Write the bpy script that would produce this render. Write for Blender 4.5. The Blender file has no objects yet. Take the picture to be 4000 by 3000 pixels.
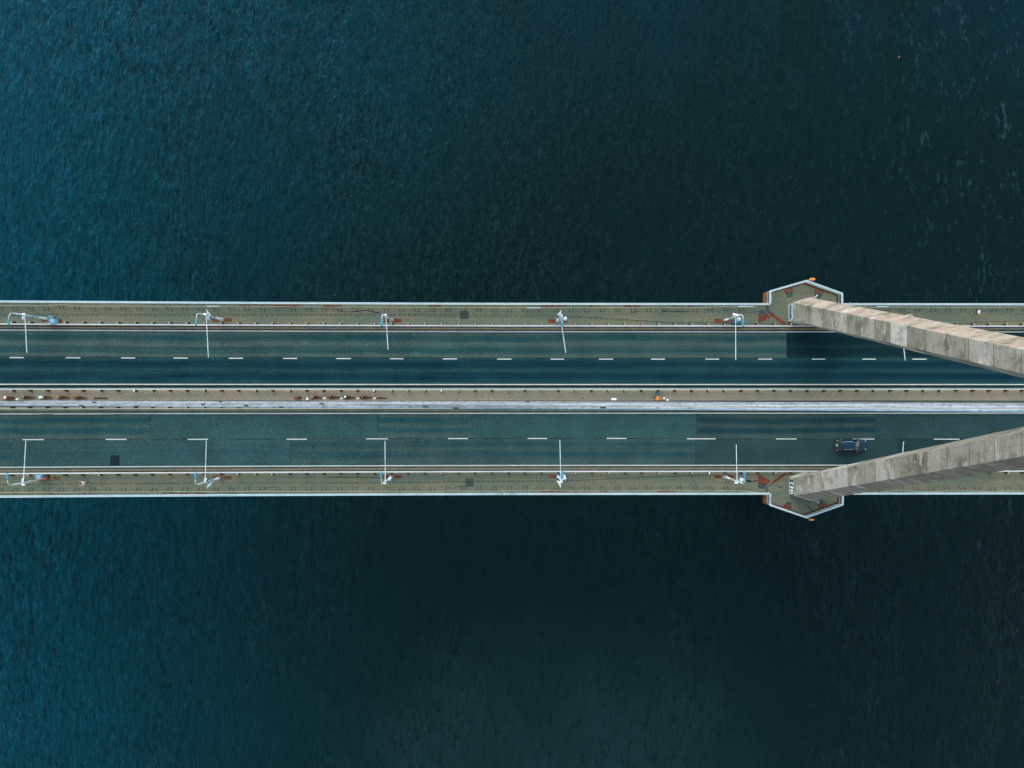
import bpy, bmesh, math, random
from mathutils import Vector, Quaternion, Matrix

random.seed(7)
R = math.radians
scene = bpy.context.scene
COL = scene.collection

# ------------------------------------------------------------------ camera
F = 3044.0                     # focal length in photo pixels (photo 4000 x 3000)
PXM = 27.0                     # photo pixels per metre at deck level
H = F / PXM                    # camera height above the deck
NX, NY = 1976.0, 1541.0        # pixel straight below the camera
cam_d = bpy.data.cameras.new("camera")
cam = bpy.data.objects.new("camera", cam_d)
COL.objects.link(cam)
scene.camera = cam
cam_d.sensor_width = 36.0
cam_d.lens = 36.0 * F / 4000.0
cam_d.clip_start = 0.5
cam_d.clip_end = 20000.0
CQ = Vector((NX - 2000.0, -(NY - 1500.0), -F)).normalized().rotation_difference(Vector((0, 0, -1)))
cam.location = (0, 0, H)
cam.rotation_mode = 'QUATERNION'
cam.rotation_quaternion = CQ

# ------------------------------------------------------------------ sky, sun, exposure
SUN_EL, SUN_AZ = 32.0, 112.0   # azimuth: counter-clockwise from +X (90 = towards the top of the photo)
world = bpy.data.worlds.new("World")
scene.world = world
world.use_nodes = True
wn = world.node_tree
for n in list(wn.nodes):
    wn.nodes.remove(n)
w_out = wn.nodes.new('ShaderNodeOutputWorld')
w_bg = wn.nodes.new('ShaderNodeBackground')
w_sky = wn.nodes.new('ShaderNodeTexSky')
w_sky.sky_type = 'NISHITA'
w_sky.sun_disc = False
w_sky.sun_elevation = R(SUN_EL)
w_sky.sun_rotation = R(90.0 - SUN_AZ)
w_sky.air_density = 1.0
w_sky.dust_density = 1.0
w_sky.ozone_density = 1.0
w_bg.inputs['Strength'].default_value = 0.15
w_hs = wn.nodes.new('ShaderNodeHueSaturation')      # thin cloud takes most of the blue out of the sky
w_hs.inputs['Saturation'].default_value = 0.45
wn.links.new(w_sky.outputs['Color'], w_hs.inputs['Color'])
wn.links.new(w_hs.outputs['Color'], w_bg.inputs['Color'])
wn.links.new(w_bg.outputs['Background'], w_out.inputs['Surface'])

sun_d = bpy.data.lights.new("sun", 'SUN')
sun_d.energy = 1.0
sun_d.angle = R(60)
sun_d.color = (1.0, 0.96, 0.90)
sun = bpy.data.objects.new("sun", sun_d)
COL.objects.link(sun)
sd = Vector((math.cos(R(SUN_EL)) * math.cos(R(SUN_AZ)), math.cos(R(SUN_EL)) * math.sin(R(SUN_AZ)), math.sin(R(SUN_EL))))
sun.rotation_mode = 'QUATERNION'
sun.rotation_quaternion = sd.to_track_quat('Z', 'Y')

scene.view_settings.view_transform = 'Standard'
scene.view_settings.look = 'None'
scene.view_settings.gamma = 1.0
scene.view_settings.use_curve_mapping = False
scene.view_settings.exposure = 1.1

WATER_Z = -32.0

# ------------------------------------------------------------------ measuring helpers
def zprofile(x):
    t = -x / 73.2
    if t <= 0:
        return 0.0
    if t <= 1:
        return 1.2 * t + 1.3 * t * t
    return 2.5 + (t - 1) * 3.0

def zd(x):
    """height of the deck: the main span climbs gently towards -X in straight 5 m pieces"""
    k = math.floor(x / 5.0)
    f = x / 5.0 - k
    return zprofile(5.0 * k) * (1 - f) + zprofile(5.0 * (k + 1)) * f

def ray(px, py):
    return CQ @ Vector((px - 2000.0, -(py - 1500.0), -F))

def PZ(px, py, z):
    d = ray(px, py)
    return Vector((0, 0, H)) + d * ((z - H) / d.z)

def P(px, py, h=0.0):
    p = PZ(px, py, h)
    for _ in range(5):
        p = PZ(px, py, zd(p.x) + h)
    return p

def UY(py, h=0.0):
    return PZ(2300, py, h).y

# ------------------------------------------------------------------ object helpers
def obj(name, bm, mat=None, parent=None, smooth=False):
    me = bpy.data.meshes.new(name)
    bmesh.ops.recalc_face_normals(bm, faces=bm.faces)
    if smooth:
        for f in bm.faces:
            f.smooth = True
    bm.to_mesh(me)
    bm.free()
    o = bpy.data.objects.new(name, me)
    COL.objects.link(o)
    if mat:
        me.materials.append(mat)
    if parent is not None:
        o.parent = parent
        o.matrix_parent_inverse = Matrix.Translation(parent.location).inverted() if parent.location.length > 0 else Matrix()
    return o

def thing(name, label, cat, loc=(0, 0, 0), group=None):
    o = bpy.data.objects.new(name, None)
    o.empty_display_size = 0.3
    COL.objects.link(o)
    o.location = loc
    tag(o, label, cat, group)
    return o

def tag(o, label, cat, group=None):
    o['label'] = label
    o['category'] = cat
    if group:
        o['group'] = group
    return o

def struct(o):
    o['kind'] = 'structure'
    return o

def B():
    return bmesh.new()

def box(bm, c, s, rot=None):
    m = Matrix.Translation(Vector(c))
    if rot is not None:
        m = m @ rot.to_4x4()
    m = m @ Matrix.Diagonal((s[0], s[1], s[2], 1.0))
    return bmesh.ops.create_cube(bm, size=1.0, matrix=m)['verts']

def prism(bm, pts, z0, z1):
    """pts: xy outline; z0/z1 numbers or functions of x"""
    f0 = z0 if callable(z0) else (lambda x: z0)
    f1 = z1 if callable(z1) else (lambda x: z1)
    lo = [bm.verts.new((p[0], p[1], f0(p[0]))) for p in pts]
    hi = [bm.verts.new((p[0], p[1], f1(p[0]))) for p in pts]
    bm.faces.new(hi)
    bm.faces.new(lo[::-1])
    n = len(pts)
    for i in range(n):
        j = (i + 1) % n
        bm.faces.new((lo[i], lo[j], hi[j], hi[i]))

def sheet(bm, pts, h):
    """flat outline laid on the deck at height h above it"""
    bm.faces.new([bm.verts.new((p[0], p[1], zd(p[0]) + h)) for p in pts])

def tube(bm, pts, r, seg=8, cap=True):
    pts = [Vector(p) for p in pts]
    rs = r if isinstance(r, (list, tuple)) else [r] * len(pts)
    rings = []
    n = len(pts)
    up = None
    for i, p in enumerate(pts):
        if i == 0:
            t = pts[1] - pts[0]
        elif i == n - 1:
            t = pts[-1] - pts[-2]
        else:
            t = (pts[i + 1] - pts[i]).normalized() + (pts[i] - pts[i - 1]).normalized()
        t.normalize()
        if up is None:
            up = Vector((0, 0, 1)) if abs(t.z) < 0.9 else Vector((1, 0, 0))
        a = t.cross(up)
        if a.length < 1e-5:
            a = t.cross(Vector((0, 1, 0)))
        a.normalize()
        b = t.cross(a).normalized()
        rings.append([bm.verts.new(p + (a * math.cos(2 * math.pi * k / seg) + b * math.sin(2 * math.pi * k / seg)) * rs[i]) for k in range(seg)])
    for i in range(n - 1):
        for k in range(seg):
            k2 = (k + 1) % seg
            bm.faces.new((rings[i][k], rings[i][k2], rings[i + 1][k2], rings[i + 1][k]))
    if cap:
        bm.faces.new(rings[0][::-1])
        bm.faces.new(rings[-1])

XS0, XS1 = -200.0, 260.0
def xs_between(a, b, step=5.0):
    k0, k1 = math.floor(a / 5.0) + 1, math.ceil(b / 5.0) - 1
    return [a] + [5.0 * k for k in range(k0, k1 + 1) if a + .01 < 5.0 * k < b - .01] + [b]

def strip(bm, y0, y1, h, a=XS0, b=XS1, thick=0.0, step=5.0):
    """a strip of the deck surface from x=a to x=b, with side faces if thick"""
    prev = None
    for x in xs_between(a, b, step):
        z = zd(x) + h
        row = [bm.verts.new((x, y0, z)), bm.verts.new((x, y1, z))]
        if thick:
            row += [bm.verts.new((x, y1, z - thick)), bm.verts.new((x, y0, z - thick))]
        if prev:
            n = len(row)
            if thick:
                for k in range(n):
                    bm.faces.new((prev[k], row[k], row[(k + 1) % n], prev[(k + 1) % n]))
            else:
                bm.faces.new((prev[0], row[0], row[1], prev[1]))
        elif thick:
            bm.faces.new(row)
        prev = row
    if thick:
        bm.faces.new(prev[::-1])

# ------------------------------------------------------------------ materials
def new_mat(name):
    m = bpy.data.materials.new(name)
    m.use_nodes = True
    nt = m.node_tree
    for n in list(nt.nodes):
        nt.nodes.remove(n)
    out = nt.nodes.new('ShaderNodeOutputMaterial')
    bs = nt.nodes.new('ShaderNodeBsdfPrincipled')
    nt.links.new(bs.outputs[0], out.inputs[0])
    return m, nt, bs

def coord(nt, scale=(1, 1, 1), rotz=0.0, kind='Object'):
    tc = nt.nodes.new('ShaderNodeTexCoord')
    mp = nt.nodes.new('ShaderNodeMapping')
    mp.inputs['Scale'].default_value = scale
    mp.inputs['Rotation'].default_value = (0, 0, rotz)
    nt.links.new(tc.outputs[kind], mp.inputs['Vector'])
    return mp.outputs['Vector']

def noise(nt, vec, scale, detail=3.0, rough=0.55):
    n = nt.nodes.new('ShaderNodeTexNoise')
    n.inputs['Scale'].default_value = scale
    n.inputs['Detail'].default_value = detail
    n.inputs['Roughness'].default_value = rough
    nt.links.new(vec, n.inputs['Vector'])
    return n.outputs['Fac']

def ramp(nt, fac, a, b, smooth=True):
    mr = nt.nodes.new('ShaderNodeMapRange')
    if smooth:
        mr.interpolation_type = 'SMOOTHSTEP'
    mr.inputs['From Min'].default_value = a
    mr.inputs['From Max'].default_value = b
    nt.links.new(fac, mr.inputs['Value'])
    return mr.outputs['Result']

def mix(nt, fac, a, b, mode='MIX'):
    mx = nt.nodes.new('ShaderNodeMix')
    mx.data_type = 'RGBA'
    mx.blend_type = mode
    def put(sock, v):
        if isinstance(v, (tuple, list)):
            sock.default_value = (v[0], v[1], v[2], 1.0)
        elif isinstance(v, (int, float)):
            sock.default_value = v
        else:
            nt.links.new(v, sock)
    put(mx.inputs[0], fac)
    put(mx.inputs[6], a)
    put(mx.inputs[7], b)
    return mx.outputs[2]

def mth(nt, op, a, b=None, c=None):
    n = nt.nodes.new('ShaderNodeMath')
    n.operation = op
    for i, v in enumerate((a, b, c)):
        if v is None:
            continue
        if isinstance(v, (int, float)):
            n.inputs[i].default_value = v
        else:
            nt.links.new(v, n.inputs[i])
    return n.outputs[0]

def mul(c, k):
    return tuple(x * k for x in c)

def plain(name, c, rough=0.7, var=0.25, scale=3.0, metallic=0.0, stain=None, stain_amt=(0.55, 0.75), stretch=(1, 1, 1), stain_scale=1.0):
    m, nt, bs = new_mat(name)
    v = coord(nt, stretch)
    f = noise(nt, v, scale, 4)
    col = mix(nt, ramp(nt, f, 0.3, 0.7), mul(c, 1 - var), mul(c, 1 + var))
    if stain:
        s = noise(nt, v, stain_scale, 5, 0.65)
        col = mix(nt, ramp(nt, s, *stain_amt), col, stain)
    nt.links.new(col, bs.inputs['Base Color'])
    bs.inputs['Roughness'].default_value = rough
    bs.inputs['Specular IOR Level'].default_value = .12 if rough >= .6 else .4
    bs.inputs['Metallic'].default_value = metallic
    return m

def surface(name, c1, c2, c3, grain=0.3, streak=(0.06, 0.9, 1), big=0.12, stain=None, stain_amt=(0.6, 0.75)):
    """worn concrete or paving: big patches, streaks along the bridge, grain"""
    m, nt, bs = new_mat(name)
    v = coord(nt)
    vs = coord(nt, streak)
    col = mix(nt, ramp(nt, noise(nt, v, big, 4), 0.35, 0.65), c1, c2)
    col = mix(nt, ramp(nt, noise(nt, vs, 1.3, 5, 0.6), 0.42, 0.72), col, c3)
    if stain:
        col = mix(nt, ramp(nt, noise(nt, coord(nt, (0.25, 0.7, 1)), 0.9, 5, 0.7), *stain_amt), col, stain)
    g = noise(nt, v, 5.5, 4, 0.75)
    gcol = mix(nt, ramp(nt, g, 0.3, 0.7), (1 - grain,) * 3, (1 + grain,) * 3)
    col = mix(nt, 1.0, col, gcol, 'MULTIPLY')
    nt.links.new(col, bs.inputs['Base Color'])
    bs.inputs['Roughness'].default_value = 0.9
    bs.inputs['Specular IOR Level'].default_value = 0.25
    return m

def asphalt(name, light, dark, bands=(), width=0.55, amt=1.0, grain=0.40):
    """bands: y of the wheel paths polished dark by traffic"""
    m, nt, bs = new_mat(name)
    v = coord(nt)
    vs = coord(nt, (0.03, 1.0, 1))
    tc = nt.nodes.new('ShaderNodeTexCoord')
    sp = nt.nodes.new('ShaderNodeSeparateXYZ')
    nt.links.new(tc.outputs['Object'], sp.inputs[0])
    fade = ramp(nt, noise(nt, coord(nt, (.05, .25, 1)), 1.0, 3, .6), .25, .62)
    wob = mth(nt, 'MULTIPLY_ADD', noise(nt, coord(nt, (0.12, 0.3, 1)), 0.6, 3), 0.8, -0.4)
    y = mth(nt, 'ADD', sp.outputs['Y'], wob)
    fac = None
    for b in bands:
        d = mth(nt, 'ABSOLUTE', mth(nt, 'SUBTRACT', y, b))
        s = ramp(nt, d, width * 1.9, width * 0.3)
        fac = s if fac is None else mth(nt, 'MAXIMUM', fac, s)
    st = ramp(nt, noise(nt, vs, 1.6, 5, 0.6), 0.3, 0.7)
    if fac is None:
        fac = mth(nt, 'MULTIPLY', st, 0.55)
    else:
        fac = mth(nt, 'MULTIPLY_ADD', st, 0.3, mth(nt, 'MULTIPLY', mth(nt, 'MULTIPLY', fac, 0.66 * amt), mth(nt, 'MULTIPLY_ADD', fade, .35, .65)))
    col = mix(nt, fac, light, dark)
    fine = noise(nt, coord(nt, (.012, 1.0, 1)), 3.2, 4, .7)
    col = mix(nt, mth(nt, 'MULTIPLY', ramp(nt, fine, .56, .68), .45), col, mul(dark, .8))
    g = noise(nt, v, 5.0, 4, 0.8)
    gcol = mix(nt, ramp(nt, g, 0.28, 0.72), (1 - grain,) * 3, (1 + grain,) * 3)
    col = mix(nt, 1.0, col, gcol, 'MULTIPLY')
    lg = noise(nt, v, 0.25, 3)
    col = mix(nt, 1.0, col, mix(nt, ramp(nt, lg, 0.3, 0.7), (0.88,) * 3, (1.1,) * 3), 'MULTIPLY')
    nt.links.new(col, bs.inputs['Base Color'])
    bs.inputs['Roughness'].default_value = 0.92
    bs.inputs['Specular IOR Level'].default_value = 0.08
    return m

M = {}
M['pave'] = surface('pavement_concrete', (0.1203, 0.1401, 0.0950), (0.1639, 0.1648, 0.1050), (0.0980, 0.1360, 0.1010), stain=(0.2056, 0.1308, 0.0610), stain_amt=(.66, .84))
M['median'] = surface('median_concrete', (0.2303, 0.2183, 0.1540), (0.2764, 0.2326, 0.1590), (0.1842, 0.1938, 0.1400), stain=(0.2675, 0.1591, 0.0890), stain_amt=(.62, .82))
M['kerb'] = surface('kerb_stone', (0.1485, 0.1323, 0.0918), (0.1080, 0.1274, 0.1026), (0.1800, 0.1323, 0.0810), streak=(.35, .3, 1), big=.4)
M['gutter'] = surface('gutter_concrete', (0.077, 0.115, 0.086), (0.126, 0.145, 0.095), (0.041, 0.085, 0.072), streak=(.05, 3, 1), big=.3)
M['stay_shade'] = surface('stay_shade_concrete', (.045, .070, .068), (.075, .095, .085), (.025, .045, .046), streak=(.05, 3, 1), big=.3)
M['under'] = plain('deck_steel', (.02, .035, .04), .6)
M['line'] = plain('road_paint', (0.515, 0.541, 0.513), .6, .1, 2.0, stain=(0.414, 0.475, 0.456), stain_amt=(.66, .8), stretch=(.3, 1, 1))
M['rail'] = plain('white_rail_paint', (0.400, 0.533, 0.559), .35, .08, 1.0, stain=(0.336, 0.172, 0.077), stain_amt=(.70, .78), stretch=(.5, 2, 2))
M['guard'] = plain('galvanised_rail', (.50, .55, .55), .4, .12, .5, stain=(.45, .47, .4), stain_amt=(.6, .75), stretch=(.3, 1, 1))
M['guard_dull'] = plain('dull_rail', (.34, .33, .26), .55, .15, .5, stain=(.28, .24, .15), stain_amt=(.55, .75), stretch=(.3, 1, 1))
M['rust'] = plain('rusty_steel', (.085, .035, .017), .85, .5, 4.0, stain=(.05, .025, .015), stain_amt=(.5, .7), stain_scale=3)
M['rust_bright'] = plain('orange_rust', (.30, .105, .04), .85, .45, 5.0, stain=(.10, .04, .02), stain_amt=(.55, .68), stain_scale=4)
M['rust_dark'] = plain('dark_rust', (.075, .035, .02), .9, .5, 4.0)
M['primer'] = plain('red_primer', (.15, .042, .02), .8, .35, 2.5, stain=(.15, .12, .08), stain_amt=(.55, .75), stain_scale=1.6)
M['primer_worn'] = plain('worn_primer', (.14, .06, .035), .85, .35, 2.5, stain=(.10, .115, .09), stain_amt=(.45, .7), stain_scale=1.5)
M['plate_grey'] = plain('bare_steel_plate', (.055, .075, .075), .8, .3, 3.0)
M['patch_dark'] = plain('dark_repair', (.05, .065, .055), .95, .3, 5.0)
M['tar'] = plain('tar_seal', (.006, .018, .022), .8, .3, 5.0)
M['wire'] = plain('black_wire', (.012, .02, .02), .7, .2, 3.0)
M['pole'] = plain('pale_pole_paint', (0.450, 0.589, 0.644), .45, .18, 2.0, stain=(0.225, 0.248, 0.230), stain_amt=(.62, .78), stain_scale=2.0)
M['white'] = plain('white_enamel', (.85, .88, .88), .4, .06, 2.0)
M['rod'] = plain('bracket_white', (0.562, 0.672, 0.704), .4, .08, 2.0)
M['lamp_teal'] = plain('lamp_shell_teal', (.03, .27, .38), .3, .2, 3.0)
M['lamp_glass'] = plain('lamp_lens', (.6, .75, .8), .15, .1, 3.0)
M['cab_blue'] = plain('blue_grey_cabinet', (.17, .40, .50), .45, .15, 2.0)
M['cab_teal'] = plain('dark_teal_cabinet', (.02, .12, .17), .45, .2, 2.0)
M['dark'] = plain('dark_metal', (.012, .03, .035), .5, .3, 3.0)
M['orange'] = plain('orange_plastic', (.85, .26, .03), .45, .12, 3.0)
M['galv'] = plain('grey_steel', (.36, .40, .36), .5, .2, 3.0)
M['conduit'] = plain('pale_conduit', (.33, .38, .29), .5, .2, .8)
M['stay'] = plain('stay_sheath', (0.3879, 0.4682, 0.5256), .45, .22, .5, stain=(0.0972, 0.1804, 0.2385), stain_amt=(.50, .68), stretch=(.05, 3, 3), stain_scale=2.0)
M['stay_warm'] = plain('stay_sheath_aged', (0.3810, 0.3626, 0.3186), .5, .2, .5, stain=(0.1522, 0.1804, 0.1908), stain_amt=(.48, .68), stretch=(.05, 3, 3), stain_scale=2.0)
M['stay_blue'] = plain('stay_sheath_blue', (0.1797, 0.3018, 0.3978), .45, .2, .5, stain=(0.3466, 0.4233, 0.4770), stain_amt=(.52, .68), stretch=(.05, 3, 3), stain_scale=2.0)
M['graf_white'] = plain('graffiti_white', (.78, .84, .86), .7, .15, 3.0)
M['graf_dark'] = plain('graffiti_navy', (.008, .035, .055), .6, .2, 3.0)
M['graf_blue'] = plain('graffiti_pale_blue', (.36, .48, .55), .7, .2, 3.0)
M['flag'] = plain('flag_cloth', (.85, .87, .90), .8, .05, 3.0, stain=(.10, .16, .30), stain_amt=(.62, .66), stain_scale=7.0)
M['flag_red'] = plain('flag_cloth_print', (.85, .87, .90), .8, .05, 3.0, stain=(.35, .08, .09), stain_amt=(.66, .69), stain_scale=7.0)
M['flag_blue'] = plain('flag_cloth_blue', (.80, .88, .94), .8, .05, 3.0, stain=(.03, .30, .50), stain_amt=(.5, .54), stain_scale=4.0)

# asphalt colours
yy = lambda *a: [UY(q) for q in a]
M['as_n_outer'] = asphalt('asphalt_grey', (0.0560, 0.0941, 0.0796), (.014, .056, .062), yy(1322, 1369), .42, 1.25)
M['as_n_inner'] = asphalt('asphalt_blue_black', (0.0136, 0.0554, 0.0577), (.0018, .024, .036), yy(1424, 1470), .5, 1.15)
M['as_n_new'] = asphalt('asphalt_black', (0.0064, 0.0319, 0.0359), (.0016, .013, .019), yy(1330, 1372), .5)
M['as_s_plain'] = asphalt('asphalt_teal', (0.0282, 0.0760, 0.0730), (0.0235, 0.0661, 0.0720), yy(1664), .5, .6)
M['as_s_band'] = asphalt('asphalt_worn', (0.0496, 0.0907, 0.0764), (.014, .060, .068), yy(1644, 1681), .4, 1.3)
M['as_s_band_e'] = asphalt('asphalt_worn_dim', (0.0397, 0.0739, 0.0658), (0.0097, 0.0396, 0.0479), yy(1644, 1681), .4, 1.3)  # darker copy: light falling off to the east, put into the colour
M['as_s_plain_e'] = asphalt('asphalt_teal_dim', (0.0225, 0.0573, 0.0569), (0.0173, 0.0484, 0.0547), yy(1664), .5, .6)  # plain asphalt again, eastward light falloff painted in
M['as_s_outer'] = asphalt('asphalt_slow_lane', (0.0280, 0.0727, 0.0711), (0.0202, 0.0639, 0.0737), yy(1770), .5, .7)
M['as_s_outer_b'] = asphalt('asphalt_slow_worn', (0.0397, 0.0790, 0.0711), (0.0129, 0.0526, 0.0621), yy(1737, 1777), .45)
M['as_s_outer_e'] = asphalt('asphalt_slow_dim', (0.0233, 0.0573, 0.0552), (0.0162, 0.0462, 0.0524), yy(1770), .5, .7)  # slow lane again, dimmed for the eastward light falloff
M['as_s_outer_d'] = asphalt('asphalt_slow_dark', (0.0144, 0.0420, 0.0421), (.010, .034, .040), yy(1775), .5, .7)

def concrete(name):
    m, nt, bs = new_mat(name)
    at = nt.nodes.new('ShaderNodeAttribute')
    at.attribute_name = 'tone'
    v = coord(nt)
    wa = nt.nodes.new('ShaderNodeAttribute')
    wa.attribute_name = 'warm'  # warm light on the upper leg's outer faces, painted in
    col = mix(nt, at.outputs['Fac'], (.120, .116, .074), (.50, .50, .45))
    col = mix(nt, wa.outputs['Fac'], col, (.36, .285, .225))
    # grime: broad patches, then drip and pour marks
    col = mix(nt, mth(nt, 'MULTIPLY', ramp(nt, noise(nt, v, .40, 6, .75), .47, .66), .75), col, (.10, .10, .062))
    col = mix(nt, mth(nt, 'MULTIPLY', ramp(nt, noise(nt, coord(nt, (.5, .45, .95)), 1.1, 6, .78), .50, .68), .6), col, (.075, .076, .05))
    col = mix(nt, mth(nt, 'MULTIPLY', ramp(nt, noise(nt, coord(nt, (.45, .45, .9), R(30)), .62, 6, .75), .54, .66), .8), col, (.52, .51, .46))
    col = mix(nt, mth(nt, 'MULTIPLY', ramp(nt, noise(nt, coord(nt, (.5, .4, 2.2)), 1.6, 5, .75), .55, .72), .4), col, (.06, .06, .042))
    tc = nt.nodes.new('ShaderNodeTexCoord')
    sp = nt.nodes.new('ShaderNodeSeparateXYZ')
    nt.links.new(tc.outputs['Object'], sp.inputs[0])
    ph = mth(nt, 'FRACT', mth(nt, 'DIVIDE', mth(nt, 'SUBTRACT', sp.outputs['Z'], 2.26), 3.5))
    j = mth(nt, 'ABSOLUTE', mth(nt, 'SUBTRACT', ph, 0.5))
    col = mix(nt, mth(nt, 'MULTIPLY', ramp(nt, j, .478, .494), .75), col, (.06, .06, .045))
    g = noise(nt, v, 7.0, 3, .7)
    col = mix(nt, 1.0, col, mix(nt, ramp(nt, g, .3, .7), (.82,) * 3, (1.15,) * 3), 'MULTIPLY')
    nt.links.new(col, bs.inputs['Base Color'])
    bs.inputs['Roughness'].default_value = 0.9
    bs.inputs['Specular IOR Level'].default_value = 0.25
    return m
M['concrete'] = concrete('pylon_concrete')

def water_mat():
    m, nt, bs = new_mat('sea_water')
    v0 = coord(nt)
    # gusts: where the wind roughens the surface
    gust = ramp(nt, noise(nt, coord(nt, (1, .6, 1), R(20)), .016, 3, .5), .35, .68)
    gust2 = ramp(nt, noise(nt, coord(nt, (1, .5, 1), R(-12)), .06, 3, .55), .32, .7)
    a = noise(nt, coord(nt, (1.0, .33, 1), R(22)), 1.3, 5, .62)
    b = noise(nt, coord(nt, (1.0, .34, 1), R(8)), 2.6, 3, .6)
    c = noise(nt, coord(nt, (1.0, .5, 1), R(30)), .42, 3, .55)
    # sharp little ridges: level lines of a stretched noise, broken up by a second one
    n1 = noise(nt, coord(nt, (1.0, .26, 1), R(20)), .95, 2, .5)
    n2 = noise(nt, coord(nt, (1.0, .5, 1), R(26)), .55, 3, .6)
    ridge = mth(nt, 'MULTIPLY', ramp(nt, mth(nt, 'ABSOLUTE', mth(nt, 'SUBTRACT', n1, .5)), .055, .0), ramp(nt, n2, .44, .62))
    hgt = mth(nt, 'ADD', mth(nt, 'MULTIPLY', a, .95), mth(nt, 'ADD', mth(nt, 'MULTIPLY', b, .30), mth(nt, 'MULTIPLY_ADD', c, .9, mth(nt, 'MULTIPLY', ridge, .22))))
    bp = nt.nodes.new('ShaderNodeBump')
    bp.inputs['Distance'].default_value = 0.7
    nt.links.new(hgt, bp.inputs['Height'])
    nt.links.new(bp.outputs[0], bs.inputs['Normal'])
    # sky sheen painted into the body colour: bright blue west, dark east
    tc = nt.nodes.new('ShaderNodeTexCoord')
    sp = nt.nodes.new('ShaderNodeSeparateXYZ')
    nt.links.new(tc.outputs['Object'], sp.inputs[0])
    sky_grad = mth(nt, 'MULTIPLY_ADD', noise(nt, v0, .011, 3, .5), 90.0, mth(nt, 'MULTIPLY_ADD', sp.outputs['Y'], -.18, sp.outputs['X']))
    # the wind comes over the open water in the north-west; it also scales the painted glints
    open_w = ramp(nt, sky_grad, 60.0, -85.0)
    wind = mth(nt, 'MULTIPLY_ADD', open_w, .55, mth(nt, 'MULTIPLY', mth(nt, 'MULTIPLY', gust, gust2), .75))
    nt.links.new(mth(nt, 'MULTIPLY_ADD', wind, .65, .42), bp.inputs['Strength'])
    body = mix(nt, ramp(nt, sky_grad, -85.0, 52.0), (.0001, .047, .068), (.0034, .0140, .0150))
    body = mix(nt, mth(nt, 'MULTIPLY', ramp(nt, sp.outputs['Y'], 38.0, 85.0), mth(nt, 'MULTIPLY_ADD', gust2, .35, .08)), body, (.0006, .034, .056))  # more blue sky sheen painted in towards the north
    # a pale sheen south of mid-span, painted into the body colour
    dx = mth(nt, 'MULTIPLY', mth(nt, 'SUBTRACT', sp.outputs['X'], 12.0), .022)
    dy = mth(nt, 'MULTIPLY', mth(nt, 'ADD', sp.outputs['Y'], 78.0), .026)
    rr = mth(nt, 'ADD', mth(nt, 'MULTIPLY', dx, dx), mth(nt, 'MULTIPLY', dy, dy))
    pale_sheen = mth(nt, 'MULTIPLY', ramp(nt, rr, 1.3, .05), mth(nt, 'MULTIPLY_ADD', gust2, .5, .5))
    body = mix(nt, mth(nt, 'MULTIPLY', pale_sheen, .6), body, (.011, .036, .040))
    # glints on the crests and shade in the troughs, painted as colour
    crest = mth(nt, 'ADD', mth(nt, 'MULTIPLY', a, .66), mth(nt, 'MULTIPLY', b, .34))
    body = mix(nt, mth(nt, 'MULTIPLY', mth(nt, 'MAXIMUM', mth(nt, 'MULTIPLY', ramp(nt, crest, .50, .70), .7), mth(nt, 'MULTIPLY', ridge, .75)), mth(nt, 'MULTIPLY_ADD', wind, .66, .08)), body, mix(nt, ramp(nt, sky_grad, -80.0, 60.0), (.001, .135, .215), (.015, .050, .056)))
    body = mix(nt, mth(nt, 'MULTIPLY', ramp(nt, crest, .50, .34), mth(nt, 'MULTIPLY_ADD', wind, .60, mth(nt, 'MULTIPLY_ADD', pale_sheen, .3, .3))), body, (.0006, .007, .010))
    # sparse whitish glints painted onto the water in the north-east
    ne = ramp(nt, mth(nt, 'MULTIPLY_ADD', sp.outputs['Y'], .35, sp.outputs['X']), 62.0, 118.0)
    glint = ramp(nt, mth(nt, 'ADD', mth(nt, 'MULTIPLY', crest, .8), mth(nt, 'MULTIPLY', noise(nt, coord(nt, (1, .4, 1), R(-10)), .35, 3, .6), .3)), .60, .72)
    body = mix(nt, mth(nt, 'MULTIPLY', glint, mth(nt, 'MULTIPLY', ne, .34)), body, (.06, .14, .17))
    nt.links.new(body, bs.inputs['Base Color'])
    bs.inputs['Roughness'].default_value = 0.16
    bs.inputs['IOR'].default_value = 1.333
    bs.inputs['Specular IOR Level'].default_value = 0.04
    return m
M['water'] = water_mat()

# ------------------------------------------------------------------ water
bm = B()
S = 6000
sub = [-S, -1500, -400, -150, 150, 400, 1500, S]
vs = [[bm.verts.new((x, y, WATER_Z)) for y in sub] for x in sub]
for i in range(len(sub) - 1):
    for j in range(len(sub) - 1):
        bm.faces.new((vs[i][j], vs[i + 1][j], vs[i + 1][j + 1], vs[i][j + 1]))
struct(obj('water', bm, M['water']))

# ------------------------------------------------------------------ deck
N_EDGE, N_PAVE_IN = UY(1188.5), UY(1277)
S_EDGE, S_PAVE_IN = UY(1927.5), UY(1838.5)
Y_MID = UY(1558)

def bay(pxs, sgn):
    """outline of the look-out bay round a pylon leg, from its railing in the photo"""
    return [PZ(x, y, 1.35).xy for x, y in pxs]
NBAY = bay([(3009, 1185.6), (3009.5, 1137.5), (3151, 1097), (3289.5, 1146.5), (3290.5, 1185.5)], 1)
SBAY = bay([(3008.8, 1930.5), (3008.8, 1972.5), (3150, 2021), (3292, 1971), (3293, 1930.5)], -1)

def grow(pts, d, ymid):
    c = Vector((sum(p[0] for p in pts) / len(pts), ymid))
    out = []
    for p in pts:
        v = (Vector(p) - c)
        out.append(Vector(p) + v.normalized() * d)
    return out
NB_OUT, SB_OUT = grow(NBAY, .22, N_EDGE), grow(SBAY, .22, S_EDGE)
NB_OUT[0].y = NB_OUT[-1].y = N_EDGE - .02
SB_OUT[0].y = SB_OUT[-1].y = S_EDGE + .02

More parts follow.
